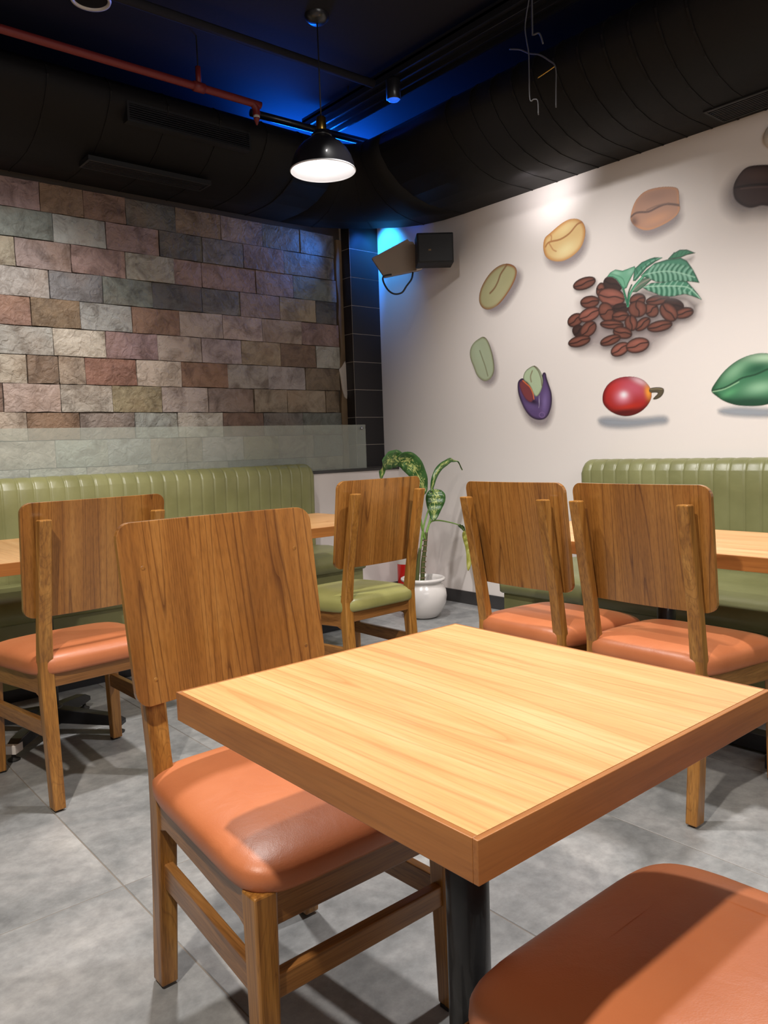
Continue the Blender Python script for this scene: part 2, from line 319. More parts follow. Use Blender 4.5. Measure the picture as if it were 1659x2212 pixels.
# ---- floor: cement tiles laid in rows, each its own piece
floor = struct(box('floor', (-3.0, -3.0, -.06), (XW + .2, YL + .4, -.0015), 'grout_light'), 'grey cement tile floor')
def tile_mesh(w, l):
    bm = bmesh.new(); bx(bm, 0, 0, -.010, w, l, 0); 
    bmesh.ops.bevel(bm, geom=[e for e in bm.edges if e.verts[0].co.z > -.001 and e.verts[1].co.z > -.001], offset=.0012, segments=1, affect='EDGES')
    return from_bm('tile', bm)
g = .003; cache = {}
cols = [(-2.905 + .6 * i) for i in range(12)]
for ci, x0 in enumerate(cols):
    off = .13 if ((ci % 2) == 0) else .73        # the column starting at x = .495 has its joint at y = .12
    if abs(((x0 - .495) / .6) % 2) < .01 or abs(((x0 - .495) / .6) % 2 - 2) < .01: off = .12
    else: off = .71
    x1 = min(x0 + .6, XW); y = off - 1.2 * 3
    while y < YL:
        ya, yb = max(y, -2.9), min(y + 1.2, YL)
        if yb - ya > .02 and x1 - x0 > .02:
            key = (round(x1 - x0, 3), round(yb - ya, 3))
            if key not in cache:
                cache[key] = tile_mesh(x1 - x0 - g, yb - ya - g); cache[key].materials.append(M['tile'])
            t = bpy.data.objects.new('tile', cache[key]); C.objects.link(t); t.parent = floor; t.location = (x0 + g / 2, ya + g / 2, 0)
        y += 1.2
# ---- ceiling and walls
struct(box('ceiling', (-3.0, -3.0, ZC), (XW + .2, YS + .2, ZC + .1), 'black_ceiling'))
wall_right = struct(box('wall_right', (XW, -3.0, 0), (XW + .12, YS + .2, ZC), 'white_wall'), 'white wall painted with coffee beans')
wall_low = struct(box('wall_low', (-3.0, YL, 0), (XW, YL + .12, .925), 'low_wall'), 'low white wall under the ledge')
box('ledge', (-3.0, YL - .012, .925), (XW, YS, .945), 'granite', wall_low, .002)['label'] = 'speckled dark granite ledge'
struct(box('baseboard_right', (XW - .012, -3.0, 0), (XW, YL - .012, .088), 'base_tile', None, .002))
struct(box('baseboard_low', (-3.0, YL - .012, 0), (XW, YL, .088), 'base_tile', None, .002))
struct(box('wall_front', (-3.0, -3.1, 0), (XW + .2, -3.0, ZC), 'white_wall'))
struct(box('wall_left', (-3.1, -3.1, 0), (-3.0, YS + .2, ZC), 'white_wall'))
wall_back = struct(box('wall_back', (-3.0, YS + .022, .945), (XW, YS + .12, ZC), 'mortar'), 'wall clad with grey, pink and brown stone bricks')
# ---- stone bricks
PAL = dict(G=(128,128,122), g=(168,166,160), P=(156,134,126), p=(190,170,160), B=(136,112,90), b=(156,116,94), T=(168,150,128), D=(100,99,96), W=(202,188,172), O=(166,148,114))
ROWS = {
 -1: ([1.45,1.75,2.02,2.37,2.67,2.95,3.25], 'pggTpOTG'),
 0: ([1.31,1.60,1.93,2.21,2.53,2.84,3.16], 'pbPgWBGG'),
 1: ([1.50,1.80,2.11,2.43,2.77,3.04,3.37], 'ppOpPTTB'),
 2: ([1.33,1.50,1.65,1.96,2.25,2.58,2.89,3.20], 'pBTbWbggB'),
 3: ([1.48,1.78,2.10,2.40,2.69,3.00,3.30], 'gWPppTBg'),
 4: ([1.37,1.64,1.95,2.26,2.56,2.86,3.18], 'bBgbppTP'),
 5: ([1.48,1.78,2.09,2.42,2.70,3.01,3.31], 'gGGDGPOD'),
 6: ([1.31,1.61,1.93,2.24,2.43,2.83,3.13], 'TPPgPPPG'),
 7: ([1.52,1.82,2.15,2.44,2.74,3.06], 'GgPDGPG'),
 8: ([1.46,1.70,1.95,2.27,2.58,2.90,3.20], 'PBBDBPGG'),
 -2: ([1.30,1.62,1.93,2.24,2.55,2.86,3.17], 'pWWTTGGT')}
Z0, PIT = 1.196, .1588
XE = 3.512
def brick(x0, x1, z0, z1, col):
    gp = .0022; x0 += gp; x1 -= gp; z0 += gp; z1 -= gp
    nx, nz = 4, 2; dep = random.uniform(-.003, .006); tx = random.uniform(-.004, .004)
    w, h = x1 - x0, z1 - z0; vs_ = []; fs = []
    for j in range(nz + 1):
        for i in range(nx + 1):
            edge = i in (0, nx) or j in (0, nz)
            jx = 0 if edge else random.uniform(-.02, .02); jz = 0 if edge else random.uniform(-.012, .012)
            ex = random.uniform(-.002, .002) if edge else 0
            vs_.append((w * i / nx + jx + (ex if i in (0, nx) else 0), -.020 - dep - tx * (i / nx - .5) * 2 + (.003 if edge else random.uniform(-.003, .001)), h * j / nz + jz + (ex if j in (0, nz) else 0)))
    for j in range(nz):
        for i in range(nx):
            a = j * (nx + 1) + i; fs.append((a, a + 1, a + nx + 2, a + nx + 1))
    ring = [i for i in range(nx + 1)] + [(nx + 1) * j + nx for j in range(1, nz + 1)] + [(nx + 1) * nz + i for i in range(nx - 1, -1, -1)] + [(nx + 1) * j for j in range(nz - 1, 0, -1)]
    n0 = len(vs_)
    for i in ring: vs_.append((vs_[i][0], .001, vs_[i][2]))
    m_ = len(ring)
    for k in range(m_): fs.append((ring[k], n0 + k, n0 + (k + 1) % m_, ring[(k + 1) % m_]))
    me = mesh('brick', vs_, fs); o = obj('brick', me, 'brick', wall_back)
    o.location = (x0, YS + .022, z0)
    c = lin(tuple(min(255, v * random.uniform(.97, 1.03)) for v in [c0 * .8 + .2 * (sum(col) / 3) for c0 in col])); o.color = (*[min(1, v * 1.0) for v in c], 1)
for r, (js, cs) in ROWS.items():
    z0 = max(Z0 + PIT * r, .946); z1 = Z0 + PIT * (r + 1)
    xs = [-.70 + .005 * r] 
    first = js[0]; n = int((first + .7) / .305); left = sorted(first - .305 * (k + 1) for k in range(n))
    xs = left + js + [XE - random.uniform(0, .02)]
    for i in range(len(xs) - 1):
        k = i - len(left)
        col = PAL[cs[k + 1]] if k >= -1 else PAL[random.choice('pPbBgTG')]
        brick(xs[i], xs[i + 1], z0, z1, col)
# plaster strip and torn paper beside the black column
bm = bmesh.new()
zz = np.linspace(.946, 2.6, 22); L_ = [(XE + random.uniform(-.008, .008)) for _ in zz]
for i in range(21):
    a = [bm.verts.new(p) for p in ((L_[i], YS - .004, zz[i]), (3.575, YS - .004, zz[i]), (3.575, YS - .004, zz[i+1]), (L_[i+1], YS - .004, zz[i+1]))]
    b_ = [bm.verts.new((p.co.x, YS + .02, p.co.z)) for p in a]
    bm.faces.new(a); 
    for q in range(4): bm.faces.new((a[q], b_[q], b_[(q+1) % 4], a[(q+1) % 4]))
obj('plaster_strip', from_bm('plaster_strip', bm), 'plaster', wall_back)['label'] = 'rough brown plaster edge beside the black column'
pp = [(3.492, 1.668), (3.520, 1.690), (3.548, 1.730), (3.560, 1.700), (3.562, 1.60), (3.560, 1.50), (3.548, 1.455), (3.530, 1.470), (3.512, 1.53), (3.502, 1.60)]
loft('torn_paper', [[(x, YS - .012 - .006 * math.sin(z * 40), z) for x, z in pp], [(x, YS - .006, z) for x, z in pp]], 'paper', wall_back)['label'] = 'torn white paper scrap curling off the plaster'
# ---- black tiled corner column
col_ = struct(box('wall_column', (3.5605, 4.5025, .945), (XW, YS + .1, ZC), 'grout_column'), 'narrow corner column clad in black tiles')
for i in range(9):
    z0 = .945 if i == 0 else 1.114 + .2015 * (i - 1); z1 = 1.114 + .2015 * i
    box('tile', (3.562, 4.500, z0 + .0016), (XW - .001, 4.512, z1 - .0016), 'black_tile', col_, .001)
    box('tile', (3.558, 4.503, z0 + .0016), (3.570, YS - .003, z1 - .0016), 'black_tile', col_, .001)
# ---- glass screen on the ledge
gl = tag(box('glass_screen', (2.146, 4.368, .946), (3.540, 4.378, 1.257), 'glass', None, .001), 'right pane of the clear glass screen on the ledge, before black column', 'glass screen', 'glass screens on the ledge')
cp = lathe('standoff_bolt', [(0, 0), (.010, 0), (.010, .010), (.0, .012)], 'steel', gl, 16); cp.rotation_euler = (math.pi / 2, 0, 0); cp.location = (3.50, 4.366, 1.232)
g2 = tag(box('glass_screen', (.60, 4.368, .946), (2.142, 4.378, 1.257), 'glass', None, .001), 'left pane of the clear glass screen on the ledge, behind the long olive sofa', 'glass screen', 'glass screens on the ledge')
# painted motifs in wall coordinates (s = distance along the wall from the corner, t = height), metres
MURAL = [
('painted_bean','cream coloured coffee bean painted left of the brown bean',(('S',((1.54,2.22),(1.552,2.255),(1.586,2.269),(1.665,2.307),(1.717,2.32),(1.768,2.315),(1.805,2.297),(1.829,2.27),(1.838,2.229),(1.828,2.181),(1.803,2.14),(1.752,2.109),(1.701,2.095),(1.649,2.096),(1.596,2.113),(1.556,2.142),(1.541,2.183)),(150,140,142),.03,.75),('F',((1.522,2.264),(1.534,2.299),(1.568,2.313),(1.648,2.35),(1.7,2.363),(1.751,2.358),(1.788,2.34),(1.812,2.312),(1.822,2.271),(1.811,2.223),(1.786,2.182),(1.735,2.152),(1.683,2.138),(1.631,2.139),(1.578,2.157),(1.538,2.186),(1.523,2.227)),(214,182,126),(186,130,72),.028,.002),('B',(1.684,2.199),(.0737,.0258),(.0253,-.0351),(236,216,165),.8,1),('B',(1.686,2.312),(.0591,.0261),(.0178,-.0214),(226,205,150),.7,1),('L',((1.54,2.245),(1.553,2.26),(1.58,2.266),(1.647,2.264),(1.712,2.284),(1.763,2.321),(1.8,2.327)),.01,(160,105,62),.004,1),('L',((1.567,2.257),(1.58,2.236),(1.595,2.215),(1.616,2.202)),.007,(180,125,80),.004,1),('L',((1.581,2.271),(1.584,2.294),(1.575,2.306)),.008,(180,125,80),.004,1))),
('painted_bean','light brown coffee bean painted below the duct, top of the ring',(('S',((2.112,2.247),(2.127,2.292),(2.149,2.324),(2.192,2.351),(2.251,2.354),(2.314,2.344),(2.375,2.325),(2.39,2.305),(2.389,2.241),(2.397,2.212),(2.379,2.184),(2.334,2.163),(2.271,2.149),(2.218,2.145),(2.175,2.158),(2.131,2.19),(2.112,2.223)),(150,140,142),.03,.8),('F',((2.108,2.288),(2.123,2.333),(2.145,2.365),(2.188,2.392),(2.247,2.394),(2.31,2.384),(2.371,2.365),(2.386,2.345),(2.386,2.281),(2.393,2.252),(2.375,2.224),(2.33,2.203),(2.267,2.189),(2.214,2.185),(2.171,2.199),(2.127,2.231),(2.107,2.264)),(176,134,112),(196,140,100),.018,.002),('B',(2.247,2.353),(.1099,-.0024),(.0094,-.034),(158,120,102),.9,1),('B',(2.267,2.236),(.0874,.0074),(.0099,-.027),(205,150,115),.8,1),('B',(2.127,2.25),(.0275,-.0065),(-.0002,-.0288),(90,65,58),.8,1),('L',((2.112,2.281),(2.133,2.292),(2.161,2.292),(2.215,2.282),(2.268,2.292),(2.32,2.295),(2.389,2.271)),.011,(96,72,66),.004,1),('L',((2.204,2.293),(2.268,2.301),(2.33,2.297)),.006,(130,100,88),.004,1))),
('painted_bean','dark roasted coffee bean painted at the upper right',(('S',((2.629,2.271),(2.654,2.308),(2.688,2.338),(2.732,2.336),(2.819,2.314),(2.882,2.277),(2.924,2.194),(2.883,2.142),(2.831,2.123),(2.796,2.132),(2.766,2.143),(2.733,2.141),(2.7,2.147),(2.655,2.177),(2.629,2.216)),(140,132,134),.05,.8),('F',((2.666,2.296),(2.69,2.333),(2.723,2.362),(2.767,2.36),(2.852,2.338),(2.914,2.301),(2.956,2.218),(2.916,2.167),(2.864,2.149),(2.83,2.157),(2.801,2.169),(2.768,2.166),(2.735,2.172),(2.691,2.203),(2.666,2.242)),(64,46,44),(45,30,28),.02,.002),('B',(2.789,2.309),(.0949,-.0265),(.0002,-.0297),(86,66,60),.8,1),('L',((2.67,2.282),(2.746,2.275),(2.83,2.256),(2.946,2.225)),.01,(36,24,23),.004,1),('L',((2.702,2.269),(2.789,2.254),(2.915,2.221)),.005,(95,75,70),.004,1))),
('painted_bean','olive green coffee bean with brown rim, painted left of the cream bean',(('S',((1.038,1.999),(1.052,2.049),(1.085,2.095),(1.141,2.143),(1.21,2.173),(1.277,2.174),(1.335,2.148),(1.356,2.114),(1.345,2.072),(1.306,2.018),(1.25,1.965),(1.196,1.928),(1.134,1.912),(1.08,1.923),(1.044,1.957)),(150,140,142),.028,.75),('F',((.9969,2.034),(1.011,2.084),(1.045,2.13),(1.101,2.178),(1.172,2.207),(1.24,2.208),(1.298,2.182),(1.319,2.148),(1.308,2.105),(1.268,2.051),(1.211,1.998),(1.157,1.962),(1.094,1.946),(1.039,1.957),(1.004,1.992)),(168,164,124),(140,98,62),.024,.002),('B',(1.13,2.098),(.0371,-.0262),(-.0738,-.063),(178,176,136),.8,1),('B',(1.167,2.023),(.0428,-.0299),(-.0684,-.0595),(180,176,138),.6,1),('L',((1.237,2.203),(1.301,2.177),(1.315,2.148),(1.305,2.106),(1.265,2.051),(1.207,1.999),(1.154,1.963)),.012,(150,96,60),.006,1),('L',((1.094,2.049),(1.133,2.074),(1.164,2.112),(1.185,2.15),(1.221,2.183),(1.24,2.2)),.012,(128,92,64),.006,1))),
('painted_bean','pale green coffee bean painted lowest on the left',(('S',((.9303,1.644),(.935,1.686),(.9691,1.724),(1.026,1.746),(1.051,1.752),(1.082,1.734),(1.112,1.678),(1.133,1.611),(1.143,1.535),(1.121,1.484),(1.074,1.462),(1.034,1.471),(.9866,1.507),(.9638,1.563),(.9406,1.607)),(150,140,142),.025,.7),('F',((.9049,1.678),(.9096,1.72),(.9439,1.758),(1.002,1.78),(1.026,1.785),(1.058,1.767),(1.087,1.711),(1.109,1.644),(1.119,1.567),(1.097,1.517),(1.049,1.495),(1.009,1.504),(.9615,1.541),(.9386,1.597),(.9153,1.641)),(164,174,146),(130,132,100),.018,.002),('B',(.9822,1.676),(.0392,.0033),(.0267,-.0831),(172,186,158),.7,1),('L',((1.029,1.781),(1.06,1.763),(1.087,1.708),(1.107,1.641),(1.116,1.567),(1.097,1.52)),.008,(100,92,70),.005,1),('L',((.9943,1.698),(1.018,1.642),(1.039,1.593),(1.06,1.528)),.007,(112,108,80),.006,1))),
('painted_cherry','dark purple coffee cherry split open around a green seed, painted',(('S',((1.313,1.415),(1.325,1.436),(1.355,1.449),(1.383,1.426),(1.438,1.349),(1.481,1.357),(1.506,1.411),(1.504,1.455),(1.518,1.468),(1.534,1.462),(1.538,1.431),(1.558,1.385),(1.575,1.34),(1.576,1.285),(1.562,1.231),(1.533,1.19),(1.484,1.179),(1.421,1.195),(1.371,1.24),(1.337,1.305),(1.316,1.357)),(150,140,142),.028,.85),('F',((1.305,1.458),(1.317,1.48),(1.347,1.492),(1.375,1.47),(1.431,1.392),(1.474,1.4),(1.498,1.454),(1.497,1.498),(1.511,1.511),(1.527,1.504),(1.531,1.473),(1.55,1.427),(1.567,1.382),(1.569,1.327),(1.554,1.273),(1.526,1.233),(1.477,1.222),(1.413,1.238),(1.364,1.284),(1.329,1.348),(1.308,1.401)),(88,68,112),(42,26,48),.022,.002),('B',(1.514,1.331),(.022,-.0029),(-.0086,-.0657),(125,105,158),.8,1),('B',(1.408,1.315),(.0487,-.0253),(-.0163,-.0205),(100,80,128),.7,1),('B',(1.42,1.343),(.0528,-.0187),(-.0082,-.0164),(30,18,32),.9,1),('F',((1.347,1.478),(1.362,1.527),(1.406,1.551),(1.442,1.558),(1.47,1.539),(1.494,1.504),(1.506,1.464),(1.498,1.42),(1.477,1.383),(1.452,1.365),(1.431,1.381),(1.397,1.451)),(168,184,152),(110,118,90),.01,.002),('L',((1.414,1.461),(1.409,1.495),(1.424,1.527)),.007,(110,84,58),.006,0),('L',((1.439,1.554),(1.469,1.522),(1.489,1.476),(1.495,1.432)),.006,(84,52,44),.004,0),('F',((1.314,1.463),(1.347,1.48),(1.375,1.458),(1.408,1.433),(1.427,1.398),(1.434,1.353),(1.408,1.331),(1.365,1.357),(1.33,1.411)),(120,58,62),(84,44,66),.012,.002),('L',((1.347,1.475),(1.375,1.453),(1.403,1.43),(1.424,1.393),(1.433,1.354)),.006,(232,120,60),.003,0),('L',((1.474,1.372),(1.47,1.3)),.0025,(215,205,225),.002,0),('L',((1.492,1.272),(1.511,1.262),(1.511,1.247),(1.491,1.24),(1.473,1.249),(1.473,1.264),(1.492,1.272)),.004,(128,100,150),.002,0),('B',(1.492,1.257),(.0097,-.0005),(-.0002,-.0077),(30,18,35),1,0))),
('painted_cherry','glossy red coffee cherry with a brown stem, painted above its grey shadow',(('S',((1.898,1.21),(1.968,1.213),(2.085,1.197),(2.197,1.196),(2.289,1.201),(2.316,1.19),(2.305,1.175),(2.241,1.174),(2.142,1.165),(2.039,1.163),(1.944,1.173),(1.908,1.187)),(140,146,156),.022,1),('S',((1.898,1.206),(1.968,1.209),(2.085,1.193),(2.197,1.192),(2.289,1.197),(2.316,1.186),(2.305,1.171),(2.241,1.17),(2.142,1.161),(2.039,1.159),(1.944,1.169),(1.908,1.183)),(150,154,162),.03,.7),('F',((1.919,1.325),(1.928,1.366),(1.959,1.405),(2.006,1.428),(2.064,1.436),(2.132,1.428),(2.182,1.406),(2.215,1.369),(2.229,1.334),(2.222,1.295),(2.192,1.258),(2.148,1.23),(2.085,1.216),(2.028,1.224),(1.969,1.25),(1.927,1.289)),(160,32,26),(96,14,14),.03,.002),('B',(2.063,1.245),(.1236,.0026),(.0024,-.0263),(58,12,12),.9,1),('B',(2.017,1.38),(.0603,.0253),(.0258,-.0414),(196,50,44),.6,1),('B',(2.121,1.371),(.0884,-.0354),(-.0177,-.0408),(190,90,110),.8,1),('B',(2.155,1.403),(.0498,-.0249),(-.0086,-.0154),(218,180,188),.8,1),('B',(2.052,1.326),(.0481,-.0033),(-.0004,-.0383),(220,140,160),.9,1),('B',(2.058,1.336),(.0229,-.0016),(-.0002,-.0181),(250,225,230),.95,1),('B',(2.207,1.34),(.0193,.0017),(.0074,-.0391),(246,150,50),.95,1),('B',(2.086,1.269),(.0891,.0057),(.0022,-.0151),(190,44,20),.7,1),('F',((2.212,1.359),(2.247,1.363),(2.295,1.357),(2.301,1.336),(2.282,1.308),(2.25,1.297),(2.231,1.3),(2.252,1.317),(2.268,1.331),(2.247,1.336),(2.213,1.335)),(84,74,56),(44,36,28),.006,.002),('L',((2.22,1.354),(2.253,1.354),(2.289,1.349)),.004,(140,128,100),.003,0))),
('painted_fruit','large unripe green coffee fruit painted at the right edge',(('S',((2.595,1.228),(2.697,1.231),(2.838,1.214),(2.923,1.209),(2.915,1.177),(2.838,1.174),(2.697,1.185),(2.6,1.202)),(150,156,164),.015,.9),('F',((2.552,1.319),(2.581,1.363),(2.623,1.413),(2.678,1.453),(2.732,1.474),(2.785,1.481),(2.836,1.477),(2.888,1.452),(2.929,1.41),(2.946,1.357),(2.931,1.299),(2.898,1.259),(2.838,1.235),(2.787,1.231),(2.733,1.234),(2.679,1.242),(2.623,1.264),(2.586,1.291)),(58,116,82),(24,70,44),.03,.002),('B',(2.678,1.408),(.0636,.0429),(.0197,-.0264),(130,176,140),.8,1),('B',(2.828,1.455),(.0926,-.0099),(.0001,-.0243),(175,205,175),.85,1),('B',(2.785,1.407),(.0624,.0107),(.0065,-.0243),(36,84,60),.95,1),('B',(2.751,1.256),(.1716,-.0053),(.001,-.0249),(22,58,42),.9,1),('B',(2.803,1.318),(.0758,.0075),(.0055,-.0305),(150,195,160),.75,1),('B',(2.651,1.303),(.0414,.0159),(.007,-.0152),(90,160,110),.7,1),('L',((2.559,1.32),(2.623,1.33),(2.679,1.354),(2.715,1.371),(2.777,1.381),(2.837,1.402),(2.888,1.414)),.008,(20,58,38),.005,1),('L',((2.565,1.315),(2.628,1.324),(2.697,1.353)),.005,(150,190,150),.004,1))),
